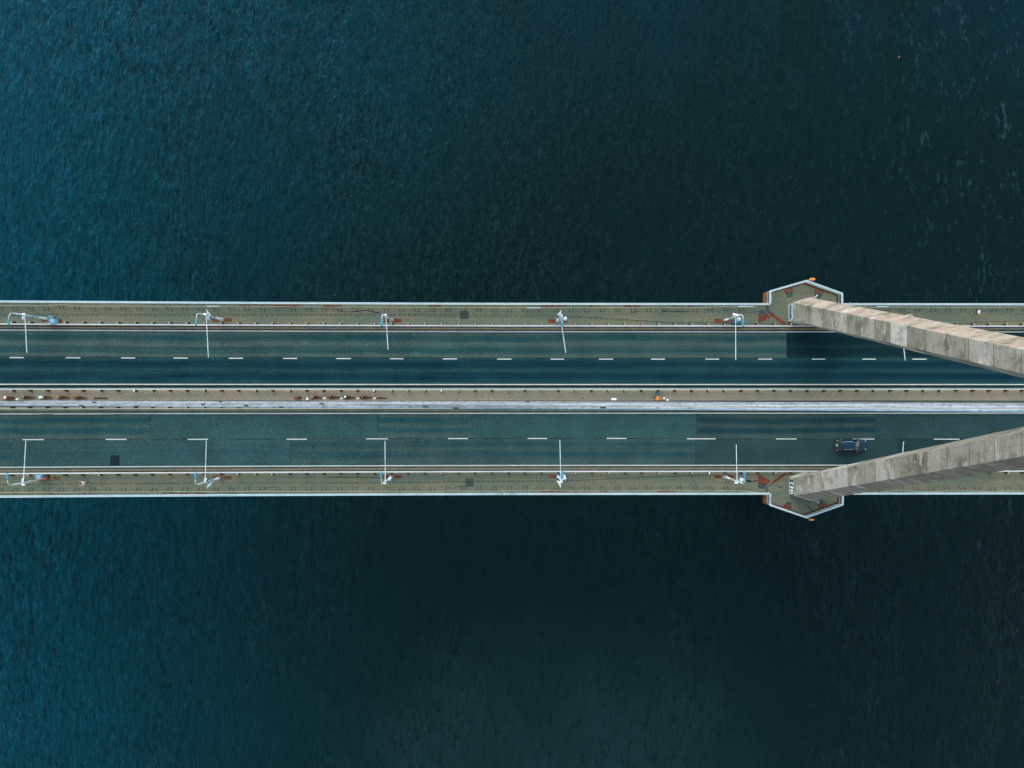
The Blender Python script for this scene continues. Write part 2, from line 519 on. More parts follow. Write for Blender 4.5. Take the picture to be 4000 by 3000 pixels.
# girder under the deck
deck = thing('bridge_deck', 'dark steel box girder of the bridge carrying both carriageways over the water', 'bridge')
bm = B()
prev = None
for x in xs_between(XS0, XS1, 8):
    z = zd(x)
    row = [bm.verts.new((x, y, z + dz)) for y, dz in ((N_EDGE - .05, -.12), (S_EDGE + .05, -.12), (S_EDGE + .05, -.5), (S_EDGE + 5.5, -3.6), (N_EDGE - 5.5, -3.6), (N_EDGE - .05, -.5))]
    if prev:
        for k in range(6):
            bm.faces.new((prev[k], row[k], row[(k + 1) % 6], prev[(k + 1) % 6]))
    else:
        bm.faces.new(row)
    prev = row
bm.faces.new(prev[::-1])
obj('girder', bm, M['under'], deck)
for out in (NB_OUT, SB_OUT):
    bm = B()
    q = [(p.x, p.y) for p in out]
    prism(bm, q, -1.25, -.06)
    obj('bay_fascia', bm, M['rust_bright'], deck)

def bayfloor(out):
    bm = B()
    prism(bm, [(p.x, p.y) for p in grow(out, -.12, sum(q.y for q in out) / len(out))], -.05, .15)
    return bm

# pavements (walkways)
pave_n = B(); strip(pave_n, N_EDGE, N_PAVE_IN, .15, thick=.26)
pave_n = struct(obj('pavement', pave_n, M['pave']))
obj('bay_floor', bayfloor(NB_OUT), M['pave'], pave_n)
pave_s = B(); strip(pave_s, S_PAVE_IN, S_EDGE, .15, thick=.26)
pave_s = struct(obj('pavement', pave_s, M['pave']))
obj('bay_floor', bayfloor(SB_OUT), M['pave'], pave_s)

# carriageways
RN0, RN1 = UY(1290.5), UY(1513.0)
RS0, RS1 = UY(1607.5), UY(1825.0)
road_n = B(); strip(road_n, RN1, RN0, 0.0, thick=.1)
road_n = struct(obj('road', road_n, M['as_n_inner']))
road_s = B(); strip(road_s, RS1, RS0, 0.0, thick=.1)
road_s = struct(obj('road', road_s, M['as_s_plain']))

def X(px, py=1558):
    return P(px, py).x

def section(parent, py0, py1, a, b, mat, h=.006):
    bm = B()
    strip(bm, UY(py1), UY(py0), h, a, b)
    return obj('asphalt_section', bm, M[mat], parent)

section(road_n, 1291.5, 1397.5, XS0, X(3072, 1340), 'as_n_outer')
section(road_n, 1291.5, 1397.5, X(3072, 1340), XS1, 'as_n_new')
cuts = [None, 587, 1477, 1843, 2721, 3416, None]
for i, mname in enumerate(['as_s_band', 'as_s_plain', 'as_s_band', 'as_s_plain', 'as_s_band_e', 'as_s_plain_e']):
    a = XS0 if cuts[i] is None else X(cuts[i], 1660)
    b = XS1 if cuts[i + 1] is None else X(cuts[i + 1], 1660)
    section(road_s, 1608.5, 1714.2, a, b, mname)
cuts = [None, 47, 1134, 2718, 3507, None]
for i, mname in enumerate(['as_s_outer_b', 'as_s_outer', 'as_s_outer_b', 'as_s_outer_e', 'as_s_outer_d']):
    a = XS0 if cuts[i] is None else X(cuts[i], 1770)
    b = XS1 if cuts[i + 1] is None else X(cuts[i + 1], 1770)
    section(road_s, 1714.4, 1824.0, a, b, mname)

def edge_line(parent, py, w):
    bm = B()
    strip(bm, UY(py + w / 2), UY(py - w / 2), .013)
    obj('edge_line', bm, M['line'], parent)
edge_line(road_n, 1295.6, 3.6)
edge_line(road_n, 1502.0, 4.0)
edge_line(road_s, 1614.2, 4.2)
edge_line(road_s, 1817.8, 3.6)

def dash(parent, px0, px1, py, w=3.8):
    bm = B()
    a, b = P(px0, py), P(px1, py)
    strip(bm, a.y - w / 54, a.y + w / 54, .013, a.x, b.x)
    obj('lane_dash', bm, M['line'], parent)
DN = [(37, 93), (257, 314), (473, 528), (678, 734), (893, 949), (1106, 1161), (1314, 1371), (1523, 1576), (1730, 1785), (1942, 1998),
      (2151, 2203), (2340, 2395), (2543, 2597), (2756, 2809), (2962, 3016), (3171, 3223), (3369, 3421), (3564, 3620), (3762, 3815), (3960, 4012)]
for a, b in DN:
    t = min(1, a / 2000)
    dash(road_n, a, b, 1396.6 + 6 * t if a < 2000 else 1402.7)
DS = [(89, 172, 1717.4), (413, 495, 1716.3), (733, 813, 1716.2), (1119, 1199, 1715.6), (1430, 1515, 1714.2), (1750, 1828, 1713.2), (2061, 2138, 1712.8),
      (2370, 2448, 1712.6), (2683, 2795, 1714), (3031, 3111, 1714.6), (3330, 3416, 1715), (3647, 3748, 1715.5), (3960, 4060, 1715.8)]
for a, b, y in DS:
    dash(road_s, a, b, y, 3.6)

def seam(parent, pts, w, name='tar_seam', h=.0095, mat='tar'):
    """a thin sealed joint or crack of uneven width through photo points"""
    bm = B()
    vs = []
    for i, q in enumerate(pts):
        p = P(q[0], q[1], 0)
        ww = (w if len(q) < 3 else q[2]) / PXM / 2
        vs.append((p, ww))
    for i in range(len(vs) - 1):
        (a, wa), (b, wb) = vs[i], vs[i + 1]
        d = Vector((b.x - a.x, b.y - a.y)).normalized()
        n = Vector((-d.y, d.x))
        sheet(bm, [(a.x + n.x * wa, a.y + n.y * wa), (b.x + n.x * wb, b.y + n.y * wb), (b.x - n.x * wb, b.y - n.y * wb), (a.x - n.x * wa, a.y - n.y * wa)], h)
    return obj(name, bm, M[mat], parent)

pts = []
x = -120
while x < 4150:
    t = max(0, 1 - x / 2000)
    base = 1713.2 + 3.6 * t + (1.6 if x > 2600 else 0)
    pts.append((x, base + random.uniform(-.8, .8), random.choice([.6, 1.2, 2.6, 1.8, 3.2, 1.0])))
    x += random.uniform(25, 60)
seam(road_s, pts, 2)
pts = [(x, 1392 + 6.4 * min(1, max(0, x / 2300)) + random.uniform(-.6, .6), random.choice([1.0, 1.5, 2.2])) for x in range(-100, 3072, 45)]
seam(road_n, pts, 1.6)
for q in ([(587, 1620, 3.5), (586, 1631, 3.5), (588, 1650, 1), (588, 1712, 1)], [(1478, 1618, 3), (1477, 1632, 2.6), (1477, 1712, 1.2)], [(1843, 1618, 1.6), (1844, 1630, 1)],
          [(2722, 1618, 3), (2722, 1640, 1.5), (2722, 1712, 1)], [(1135, 1720, .8), (1135, 1815, 2)], [(2718, 1720, .8), (2717, 1795, 1), (2717, 1812, 3)], [(3416, 1620, 1.2), (3417, 1700, .8)], [(3507, 1716, 2.5), (3507, 1730, 1), (3507, 1790, 1)]):
    seam(road_s, q, 1.5, h=.0105)
seam(road_s, [(-100, 1617.5, 1), (120, 1618, 2), (300, 1618, .5), (420, 1618.5, 2.5), (700, 1618, 1), (940, 1618.5, 3), (1100, 1618, 1), (1460, 1618, 2), (2000, 1618, .6), (2700, 1618.6, 2.2), (3400, 1618, 1), (4100, 1618.5, 1.5)], 1.5, h=.0105)
# thin joints beside the edge lines, dark with dirt
seam(road_n, [(-100, 1509, 5), (1000, 1509, 5), (2000, 1508.5, 6), (3000, 1509, 6), (4100, 1509, 7)], 5, 'gutter_stain', h=.0105, mat='tar')
bm = B()
a, b = P(432, 1800), P(468, 1800)
bm_pts = [P(432.5, 1779), P(468, 1778.5), P(467, 1819), P(431, 1819)]
sheet(bm, [(p.x, p.y) for p in bm_pts], .012)
obj('asphalt_patch', bm, M['tar'], road_s)
for (cx, cy, r) in ((3247, 1636, 5), (3345, 1633, 5), (3314, 1666, 4), (3174, 1689, 4), (3626, 1646, 5), (3722, 1688, 4), (2352, 1634, 3), (1627, 1718, 4)):
    bm = B()
    sheet(bm, [(lambda p: (p.x, p.y))(P(cx + r * math.cos(k * .9) * random.uniform(.5, 1), cy + r * .6 * math.sin(k * .9) * random.uniform(.5, 1))) for k in range(7)], .012)
    obj('tar_spot', bm, M['tar'], road_s)

# kerbs: the narrow stone strips between carriageway and guard rails
def kerb(py0, py1, mat, h=.12):
    bm = B()
    strip(bm, UY(py1), UY(py0), h, thick=.2)
    return struct(obj('kerb', bm, M[mat]))
kerb(1279.5, 1289.0, 'kerb')
kerb(1825.8, 1835.0, 'kerb')
k = kerb(1513.5, 1519.0, 'gutter', .10)
k = kerb(1596.5, 1607.0, 'gutter', .10)
bm = B(); strip(bm, UY(1279.3), UY(1277.2), -.03); struct(obj('shade_gap', bm, M['tar']))  # gaps beside the kerbs, painted dark for the shade in them
bm = B(); strip(bm, UY(1838.3), UY(1835.2), -.03); struct(obj('shade_gap', bm, M['tar']))
bm = B(); strip(bm, UY(1290.4), UY(1289.2), -.03); struct(obj('shade_gap', bm, M['tar']))

# median
bm = B(); strip(bm, UY(1596.3), UY(1519.2), .18, thick=.3)
median = struct(obj('median_strip', bm, M['median']))

bm = B(); strip(bm, UY(1588), UY(1564.5), .184)
obj('cable_shade', bm, M['stay_shade'], median)  # dark strip painted for the shade between the stay cables

# ------------------------------------------------------------------ marks on the pavements
def patch(parent, poly, mat, name, h=.1545):
    bm = B()
    sheet(bm, [(P(x, y, .15).x, P(x, y, .15).y) for x, y in poly], h)
    return obj(name, bm, M[mat], parent)
def rect(x0, y0, x1, y1):
    return [(x0, y0), (x1, y0), (x1, y1), (x0, y1)]

red_n = [(162, 1248, 193, 1257), (231, 1246, 242, 1262), (829, 1245, 859, 1257), (878, 1243, 907, 1257), (1498, 1246, 1521, 1260), (1537, 1245, 1568, 1260),
         (2141, 1247, 2170, 1261), (2187, 1247, 2215, 1261), (2791, 1246, 2820, 1260), (2836, 1248, 2864, 1262)]
red_s = [(208, 1861, 238, 1875), (829, 1858, 858, 1868), (876, 1860, 905, 1873), (1495, 1856, 1520, 1870), (1540, 1856, 1569, 1869), (2145, 1855, 2171, 1868),
         (2199, 1857, 2220, 1867), (2790, 1855, 2820, 1869), (2838, 1856, 2867, 1869)]
for i, r in enumerate(red_n):
    patch(pave_n, rect(*r), 'primer' if i != 9 else 'primer_worn', 'painted_patch')
for i, r in enumerate(red_s):
    patch(pave_s, rect(*r), 'primer_worn' if i in (0, 1, 2, 6) else 'primer', 'painted_patch')
edge_n = [(930, 963), (968, 985), (992, 1006), (1018, 1028), (1040, 1050), (1060, 1102), (1104, 1140), (1142, 1172), (1262, 1310), (1312, 1336), (1676, 1726), (2112, 2143),
          (2146, 2166), (2169, 2212), (2300, 2316), (2437, 2465), (2473, 2503), (2630, 2642), (2687, 2699)]
for a, b in edge_n:
    d = random.uniform(0, 2.5)
    patch(pave_n, rect(a, 1191.5, b, 1197 + d if (a, b) not in ((1104, 1140), (1262, 1310)) else 1203), 'primer', 'painted_patch', .156)
edge_s = [(52, 66, 3), (193, 203, 3), (325, 335, 3), (637, 645, 3), (640, 650, 1), (660, 677, 2), (704, 715, 3), (722, 734, 4), (768, 803, 4), (2112, 2164, 0), (2172, 2225, 0), (2237, 2296, 0),
          (2299, 2315, 0), (2340, 2376, 0), (2567, 2640, 0), (2875, 2884, 0)]
for a, b, d in edge_s:
    y = 1919.5 + d * 1.4 if a < 1000 else 1917.5
    patch(pave_s, rect(a, y, b, y + 6), 'primer', 'painted_patch', .156)
patch(pave_n, rect(1797, 1216, 1831, 1247), 'patch_dark', 'repair_patch')
patch(pave_s, rect(1817, 1869, 1850, 1901), 'patch_dark', 'repair_patch')
def c3(pts, ox, oy):
    return [(ox + x / 6.144, oy + y / 6.144) for x, y in pts]
on, os_ = (2960, 1070), (2960, 1800)
for poly, mat in (([(600, 380), (840, 310), (838, 440), (665, 490)], 'primer_worn'), ([(665, 490), (838, 440), (835, 540), (715, 570)], 'plate_grey'),
                  ([(1355, 360), (1600, 420), (1555, 500), (1360, 460)], 'primer_worn'), ([(1360, 460), (1555, 500), (1490, 600), (1365, 545)], 'plate_grey'),
                  ([(10, 890), (125, 850), (205, 940), (190, 985), (14, 1000)], 'plate_grey'), ([(14, 1000), (190, 985), (205, 940), (310, 1040), (30, 1195)], 'primer'),
                  ([(180, 740), (262, 740), (262, 815), (184, 820)], 'primer'), ([(184, 820), (262, 815), (264, 885), (300, 910), (250, 950), (190, 910)], 'plate_grey'),
                  ([(250, 950), (300, 910), (420, 985), (720, 1205), (590, 1222), (420, 1090)], 'primer')):
    patch(pave_n, c3(poly, *on), mat, 'worn_plate', .157)
for poly, mat in (([(720, 970), (810, 1000), (806, 1090), (640, 1045)], 'plate_grey'), ([(640, 1045), (806, 1090), (800, 1205), (555, 1112)], 'primer'),
                  ([(1550, 930), (1620, 1000), (1440, 1085), (1445, 985)], 'plate_grey'), ([(1620, 1000), (1690, 1080), (1675, 1110), (1440, 1200), (1440, 1085)], 'primer_worn'),
                  ([(10, 355), (60, 340), (310, 480), (240, 560), (12, 530)], 'primer'), ([(12, 530), (240, 560), (130, 685), (0, 640)], 'plate_grey'),
                  ([(640, 285), (752, 288), (560, 420), (360, 560), (300, 560), (380, 480)], 'primer'), ([(300, 560), (360, 560), (240, 630), (232, 770), (190, 770), (195, 620)], 'plate_grey')):
    patch(pave_s, c3(poly, *os_), mat, 'worn_plate', .157)
def crack(parent, pts):
    seam(parent, pts, 2, 'crack', .1565, 'tar')
crack(pave_n, [(1366, 1219, 1), (1380, 1219, 3), (1395, 1217, 3), (1410, 1214, 2.5), (1437, 1214, 2), (1455, 1217, 2.5), (1472, 1222, 4), (1488, 1220, 1)])
crack(pave_n, [(1300, 1208, .5), (1330, 1216, 2), (1366, 1219, 1)])
crack(pave_n, [(2460, 1222, 1), (2480, 1219, 3), (2502, 1216, 1)])
crack(pave_n, [(2584, 1207, 1.5), (2596, 1218, 3), (2602, 1214, 2), (2640, 1217, 2.5), (2665, 1219, 3), (2690, 1214, 1)])
crack(pave_n, [(3118, 1222, 1), (3110, 1235, 5), (3102, 1247, 8), (3090, 1250, 3)])
crack(pave_s, [(2913, 1878, 6), (2930, 1879, 9), (2936, 1880, 3), (2958, 1877, 4)])
crack(pave_s, [(1278, 1865, 1), (1340, 1863.5, 2), (1420, 1864, 2), (1487, 1867, 2)])
crack(pave_s, [(1031, 1906, 1.5), (1045, 1905.5, 2), (1076, 1904, 1)])
crack(pave_s, [(1778, 1900.5, 1), (1792, 1901, 2), (1810, 1900, 1)])
crack(pave_s, [(3030, 1895, 1), (3045, 1902, 4), (3058, 1905, 1)])
crack(pave_s, [(3150, 1975, 1), (3162, 1984, 4), (3168, 1992, 1)])
crack(pave_s, [(2346, 1850, 2), (2346, 1861, 2)])
for parent, y in ((pave_n, 1213), (pave_s, 1908)):
    bm = B()
    seamy = UY(y, .15)
obj('seam', B(), None, pave_n) if False else None
# shade along the upper guard rail, painted as a dark line
seam(pave_n, [(-100, 1274.5, 1), (400, 1275, 2.2), (900, 1275.5, 1.5), (1400, 1276, 2.6), (2000, 1276, 2), (2600, 1276, 3), (2900, 1276, 4.5), (3300, 1276, 3), (4100, 1276, 3)], 2, 'shade_line', .1565, 'tar')

# ------------------------------------------------------------------ guard rails
POST_X0 = (1921.5 - NX) / PXM
def guardrail(label, py, side, post_off, mat, hgt=.78, zb=.15, rail_w=.15):
    """side: +1 if the posts stand on the upper side in the photo"""
    y = UY(py, zb + hgt)
    t = thing('guard_rail', label, 'guard rail', (0, y, zb), 'guard rails')
    bm = B()
    prev = None
    prof = [(-.5, .0), (-.5, -.12), (-.1, -.16), (-.1, -.2), (-.5, -.24), (-.5, -.34), (.5, -.34), (.5, .0)]
    for x in xs_between(XS0, XS1, 4):
        row = [bm.verts.new((x, y - side * a * rail_w * -1 * 1.0, zd(x) + zb + hgt + b)) for a, b in prof]
        if prev:
            n = len(row)
            for k in range(n):
                bm.faces.new((prev[k], row[k], row[(k + 1) % n], prev[(k + 1) % n]))
        else:
            bm.faces.new(row)
        prev = row
    bm.faces.new(prev[::-1])
    obj('beam', bm, M[mat], t)
    # one post, then copies
    bm = B()
    box(bm, (0, 0, .34), (.17, .20, .70))
    box(bm, (0, 0, .02), (.36, .34, .04))
    box(bm, (0, -side * post_off * .5, .58), (.10, post_off * .9, .12))
    first = obj('post', bm, M['rust'], None)
    bm = B()
    box(bm, (0, 0, .72), (.20, .24, .06))
    capm = obj('post_cap', bm, M['rust'], None)
    k0 = int(math.ceil((-76 - POST_X0) / 2.4))
    i = 0
    for k in range(k0, k0 + 66):
        x = POST_X0 + 2.4 * k
        o = first if i == 0 else first.copy()
        c = capm if i == 0 else capm.copy()
        if i:
            COL.objects.link(o)
            COL.objects.link(c)
        o.parent = t
        o.location = (x + random.uniform(-.05, .05), side * post_off, zd(x))
        c.parent = o
        r = random.random()
        if r < .3 and c.data.materials:
            if i:
                c.data = capm.data.copy()
            c.data.materials.clear()
            c.data.materials.append(M['guard_dull'] if r < .26 else M['white'])
        i += 1
    return t
guardrail('white guard rail between the upper pavement and the upper carriageway', 1272.8, 1, .27, 'guard')
guardrail('white guard rail along the upper edge of the median', 1520.2, -1, .20, 'guard', zb=.18, rail_w=.14)
guardrail('dull beige guard rail along the lower edge of the median beside the stay cables', 1595.8, 1, .20, 'guard_dull', zb=.18, rail_w=.12)
guardrail('white guard rail between the lower carriageway and the lower pavement', 1842.0, -1, .25, 'guard')

# ------------------------------------------------------------------ outer railings
def railing(label, side, py, bay_pts):
    y = UY(py, 1.35)
    t = thing('railing', label, 'railing', (0, y, .15), 'white bridge railings')
    a, b = bay_pts[0].x, bay_pts[-1].x
    runs = [[(x, y) for x in xs_between(XS0, a - .05, 5)], [(p.x, p.y) for p in bay_pts], [(x, y) for x in xs_between(b + .05, XS1, 5)]]
    for run in runs:
        bm = B()
        # twin top rails with a slim gap, then a mid and a bottom rail
        for off, rr in ((-.075, .062), (.075, .062)):
            for i in range(len(run) - 1):
                p, q = Vector(run[i]), Vector(run[i + 1])
                d = (q - p).normalized()
                n = Vector((-d.y, d.x))
                e = d * (.06 if len(run) == 5 else 0)
                A = [p + n * (off - rr) - e, q + n * (off - rr) + e, q + n * (off + rr) + e, p + n * (off + rr) - e]
                zt = lambda x: zd(x) + 1.35 + (.003 if off > 0 else 0) + (.004 * (i % 2) if len(run) == 5 else 0)
                zb = lambda x: zt(x) - .09
                prism(bm, [(v.x, v.y) for v in A], zb, zt)
            # filler between the twins
        for i in range(len(run) - 1):
            p, q = run[i], run[i + 1]
            tube(bm, [(p[0], p[1], zd(p[0]) + 1.30), (q[0], q[1], zd(q[0]) + 1.30)], .035, 4)
        obj('handrail', bm, M['rail'], t)
        bm = B()
        for i in range(len(run) - 1):
            p, q = Vector(run[i]), Vector(run[i + 1])
            if len(run) != 5 and (q.x < -85 or p.x > 90):
                continue
            L = (q - p).length
            n = max(2, int(L / .16))
            for k in range(n):
                c = p.lerp(q, (k + .5) / n)
                tube(bm, [(c.x, c.y, zd(c.x) + .22), (c.x, c.y, zd(c.x) + 1.28)], .016, 4, False)
            tube(bm, [(p.x, p.y, zd(p.x) + .22), (q.x, q.y, zd(q.x) + .22)], .03, 4)
        obj('infill_bars', bm, M['rail'], t)
        if len(run) == 5:
            bm = B()
            for i in range(4):
                p, q = Vector(run[i]), Vector(run[i + 1])
                d = (q - p).normalized()
                n = Vector((-d.y, d.x))
                cc = Vector((sum(v[0] for v in run) / 5, (y + run[0][1]) / 2))
                if (cc - p).dot(n) < 0:
                    n = -n
                A = [p - n * .05, q - n * .05, q + n * .28, p + n * .28]
                prism(bm, [(v.x, v.y) for v in A], .1, .17 + .003 * i)
            obj('kickboard', bm, M['rust'], t)
    return t
railing('white twin-tube railing along the top edge of the bridge, bulging round the upper bay', 1, 1187.0, NBAY)
railing('white twin-tube railing along the bottom edge of the bridge, bulging round the lower bay', -1, 1929.6, SBAY)

# scrawled writing on the lower railing
def scrawl(name, label, px0, px1, py, h, n, mat, along_y=False):
    bm = B()
    for k in range(n):
        t0 = (k + .15) / n
        t1 = (k + .8) / n
        if along_y:
            a, b = P(py, px0 + (px1 - px0) * t0, h), P(py, px0 + (px1 - px0) * t1, h)
            c = (a + b) / 2
            s = [(c.x - .05, a.y), (c.x + .06, (a.y + b.y) / 2), (c.x - .05, b.y)]
        else:
            a, b = P(px0 + (px1 - px0) * t0, py, h), P(px0 + (px1 - px0) * t1, py, h)
            c = (a + b) / 2
            d = random.choice([-1, 1]) * .07
            s = [(a.x, a.y - d), (c.x, c.y + d), (b.x, b.y - d * random.choice([-.6, .4, 1]))]
        tube(bm, [(q[0], q[1], c.z) for q in s], .022, 4)
    return tag(obj(name, bm, M[mat]), label, 'graffiti')
scrawl('graffiti', 'short dark scrawl on the lower railing, the left one of a pair', 1937, 1966, 1928.5, 1.362, 6, 'graf_dark')
scrawl('graffiti', 'short dark scrawl on the lower railing, the right one of a pair', 1989, 2020, 1928.5, 1.362, 6, 'graf_dark')
scrawl('graffiti', 'faint dark scrawl on the lower railing left of the bay', 2734, 2756, 1929, 1.362, 4, 'graf_blue')
scrawl('graffiti', 'dark scrawl running down the left rail of the lower bay', 1941, 1965, 3009, 1.364, 5, 'graf_dark', True)

# ------------------------------------------------------------------ conduits along the pavements
def conduit(label, pts, side):
    pts = [P(x, y, .55) for x, y in pts]
    t = thing('cable_conduit', label, 'conduit', (0, pts[0].y, .15), 'pavement conduits')
    bm = B()
    tube(bm, pts, .035, 6)
    obj('pipe', bm, M['conduit'], t)
    first = None
    n = 0
    for i in range(len(pts) - 1):
        p = pts[i]
        bm = None
        if first is None:
            bm = B()
            for dx in (-.22, .42):
                a = random.uniform(-.1, .1)
                tube(bm, [(dx, 0, .0), (dx + .03, -side * .22, -.2), (dx + a, -side * .52, -.39)], [.022, .03, .035], 5)
                box(bm, (dx + a, -side * .52, -.385), (.10, .12, .03))
            box(bm, (.115, 0, -.03), (.68, .05, .04))
            first = obj('bracket', bm, M['rust_dark'], None)
            o = first
        else:
            o = first.copy()
            COL.objects.link(o)
        o.parent = t
        o.matrix_parent_inverse = Matrix.Translation(t.location).inverted()
        o.location = p
        n += 1
    return t
def wob_line(y0, y1, kinks):
    out = []
    x = -130.0
    k = 0
    while x < 4150:
        f = min(1, max(0, x / 2000))
        y = y0 + (y1 - y0) * f + random.uniform(-.9, .9)
        for a, b, d in kinks:
            if a < x < b:
                y += d
        out.append((x, y))
        x += 60.5
    return out
conduit('thin pale conduit on bent brackets along the top edge of the upper pavement',
        [q for q in wob_line(1193.5, 1201.5, [(195, 290, -4), (2720, 2980, -3), (3470, 3560, 2)]) if q[0] < 2960 or q[0] > 3400] if False else
        [q for q in wob_line(1193.5, 1201.5, [(195, 290, -4), (2720, 2980, -3), (3470, 3560, 2)]) if q[0] < 2985], 1)
conduit('thin pale conduit on bent brackets along the upper pavement behind the pylon leg',
        [(3300, 1191), (3345, 1196)] + [(x, 1200 + random.uniform(-1.2, 1.6)) for x in range(3405, 4160, 60)], 1)
conduit('thin pale conduit on bent brackets along the bottom edge of the lower pavement',
        [q for q in wob_line(1923.5, 1917.5, [(600, 900, 0), (1560, 1700, 2)]) if q[0] < 2950] + [(2980, 1926)], -1)
conduit('thin pale conduit on bent brackets along the lower pavement right of the pylon leg',
        [(3440, 1920), (3520, 1915), (3580, 1919), (3640, 1921)] + [(x, 1918 + random.uniform(-1, 1.2)) for x in range(3700, 4160, 60)], -1)

for lab, x0, x1, y in (('pale blue strip light on the conduit beside the flag lamp post', 806, 860, 1196.5), ('bright pale blue strip light on the conduit left of the red edge marks', 2058, 2112, 1202.5),
                       ('long two-part strip light on the conduit beside the upper bay', 2882, 2942, 1197.5), ('pale strip light on the conduit just right of the upper bay', 3420, 3472, 1198.5)):
    a, b = P(x0, y, .62), P(x1, y, .62)
    t = thing('strip_light', lab, 'strip light', a)
    bm = B()
    box(bm, (a + b) / 2, ((b - a).length, .15, .07))
    obj('housing', bm, M['cab_blue'], t)
    bm = B()
    tube(bm, [a + Vector((.08, 0, .055)), b + Vector((-.08, 0, .055))], .035, 6)
    obj('tube', bm, M['white'], t)

# ------------------------------------------------------------------ pylon
pylon = thing('bridge_pylon', 'tall grimy concrete pylon whose two leaning legs straddle the carriageways at right', 'pylon', (1168 / PXM, UY(1558.7), 0))
YC = -17.7 / PXM
def leg(side, tones, outer_tone):
    """side +1 upper leg, -1 lower leg; six-sided section, upright plinth, then leaning in"""
    zs = [0.0, .8, 2.26]
    k = 1
    while 2.26 + 3.5 * k < 70:
        zs.append(2.26 + 3.5 * k)
        k += 1
    bm = B()
    tl = bm.faces.layers.float.new('tone')
    wl = bm.faces.layers.float.new('warm')
    rings = []
    for z in zs:
        ze = z / H
        m = 336.5 if ze <= .0201 else 336.5 - 569.6 * (ze - .02)
        hw = 34.5 - 8.8 * min(1, ze / .4545) - max(0, ze - .4545) * 20
        ap = 20 - 5 * min(1, ze / .45)
        ai = 20 + 5 * min(1, ze / .45)
        xw, xm, xe = 1104, 1168 - 2 * ze, 1232 - 8 * ze
        ring = []
        for px, dy in ((xw, hw), (xm, hw + ap), (xe, hw), (xe, -hw), (xm, -hw - ai), (xw, -hw)):
            ring.append(bm.verts.new((px / PXM, YC + side * max(m + dy, 0) / PXM if False else YC + side * (m + dy) / PXM, z)))
        rings.append(ring)
    for i in range(len(rings) - 1):
        for kk in range(6):
            f = bm.faces.new((rings[i][kk], rings[i][(kk + 1) % 6], rings[i + 1][(kk + 1) % 6], rings[i + 1][kk]))
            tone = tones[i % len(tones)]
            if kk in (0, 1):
                tone = outer_tone + (tone - .5) * .35  # outer faces painted lighter on the lit leg, darker on the shaded one
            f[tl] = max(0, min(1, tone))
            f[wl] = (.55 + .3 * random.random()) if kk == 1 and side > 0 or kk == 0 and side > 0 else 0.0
    f = bm.faces.new(rings[-1]); f[tl] = .5
    f = bm.faces.new(rings[0][::-1]); f[tl] = .5
    o = obj('leg', bm, M['concrete'], pylon)
    return o
tn = [.55, .62, .42, .55, .62, .36, .72, .40, .60, .36, 1.0, .30, .5, .42, .62, .5, .45, .55, .4, .5, .5, .5]
ts = [.5, .6, .40, .42, .62, .78, .70, .40, .42, .70, .42, .36, .5, .48, .45, .5, .5, .5, .5, .5, .5, .5]
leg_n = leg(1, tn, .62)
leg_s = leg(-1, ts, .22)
# top column joining the legs, and the piers down to the water (both out of the frame)
bm = B()
tl = bm.faces.layers.float.new('tone')
prism(bm, [(1104 / PXM + .05, YC + 1.6), (1168 / PXM, YC + 2.2), (1232 / PXM - .3, YC + 1.6), (1232 / PXM - .3, YC - 1.6), (1168 / PXM, YC - 2.2), (1104 / PXM + .05, YC - 1.6)], 66.0, 86.0)
for f in bm.faces:
    f[tl] = .5
obj('column_top', bm, M['concrete'], pylon)
for side in (1, -1):
    bm = B()
    tl = bm.faces.layers.float.new('tone')
    yb = YC + side * 336.5 / PXM
    prism(bm, [(1080 / PXM, yb + 1.6), (1168 / PXM, yb + 2.4), (1256 / PXM, yb + 1.6), (1256 / PXM, yb - 1.6), (1168 / PXM, yb - 2.4), (1080 / PXM, yb - 1.6)], WATER_Z - 3, -1.3)
    for f in bm.faces:
        f[tl] = .4
    obj('pier', bm, M['concrete'], pylon)

# graffiti on the plinths (west faces)
XW = 1104 / PXM
def wall_poly(bm, pts, x, thick=.012):
    vs = [bm.verts.new((x - thick, y, z)) for y, z in pts]
    wv = [bm.verts.new((x - .001, y, z)) for y, z in pts]
    bm.faces.new(vs)
    n = len(pts)
    for i in range(n):
        j = (i + 1) % n
        bm.faces.new((vs[i], vs[j], wv[j], wv[i]))
def stroke(bm, pts, w, x, thick):
    for i in range(len(pts) - 1):
        a, b = Vector(pts[i]), Vector(pts[i + 1])
        d = (b - a).normalized()
        n = Vector((-d.y, d.x)) * w / 2
        e = d * w * .3
        wall_poly(bm, [tuple(a - e - n), tuple(b + e - n), tuple(b + e + n), tuple(a - e + n)], x, thick + .002 * i)
ys = YC - 336.5 / PXM
g = thing('graffiti', 'bold white letters on a black painted panel at the foot of the lower pylon leg', 'graffiti', (XW, ys, .6))
bm = B()
wall_poly(bm, [(ys - 1.22, .55), (ys + .92, .55), (ys + .92, 2.24), (ys - 1.22, 2.24)], XW, .008)
obj('backing', bm, M['graf_dark'], g)
def lett(y0, strokes):
    bm = B()
    for s in strokes:
        stroke(bm, [(y0 + a * .42, .72 + b * 1.36) for a, b in s], .105, XW, .013)
    obj('letter', bm, M['graf_white'], g)
lett(ys - 1.16, [[(0, 0), (.5, 1), (1, 0)], [(.25, .4), (.75, .4)]])
lett(ys - .62, [[(0, 0), (0, 1), (.5, .45), (1, 1), (1, 0)]])
lett(ys - .08, [[(0, 1), (0, 0), (1, 0)], [(0, 1), (1, 1)], [(1, 1), (1, .5)]])
lett(ys + .44, [[(0, 0), (0, 1), (.9, 1)], [(0, .5), (.8, .5)]])
bm = B()
stroke(bm, [(ys - 1.2, .58), (ys + .6, .58)], .08, XW, .016)
obj('outline', bm, M['graf_white'], g)
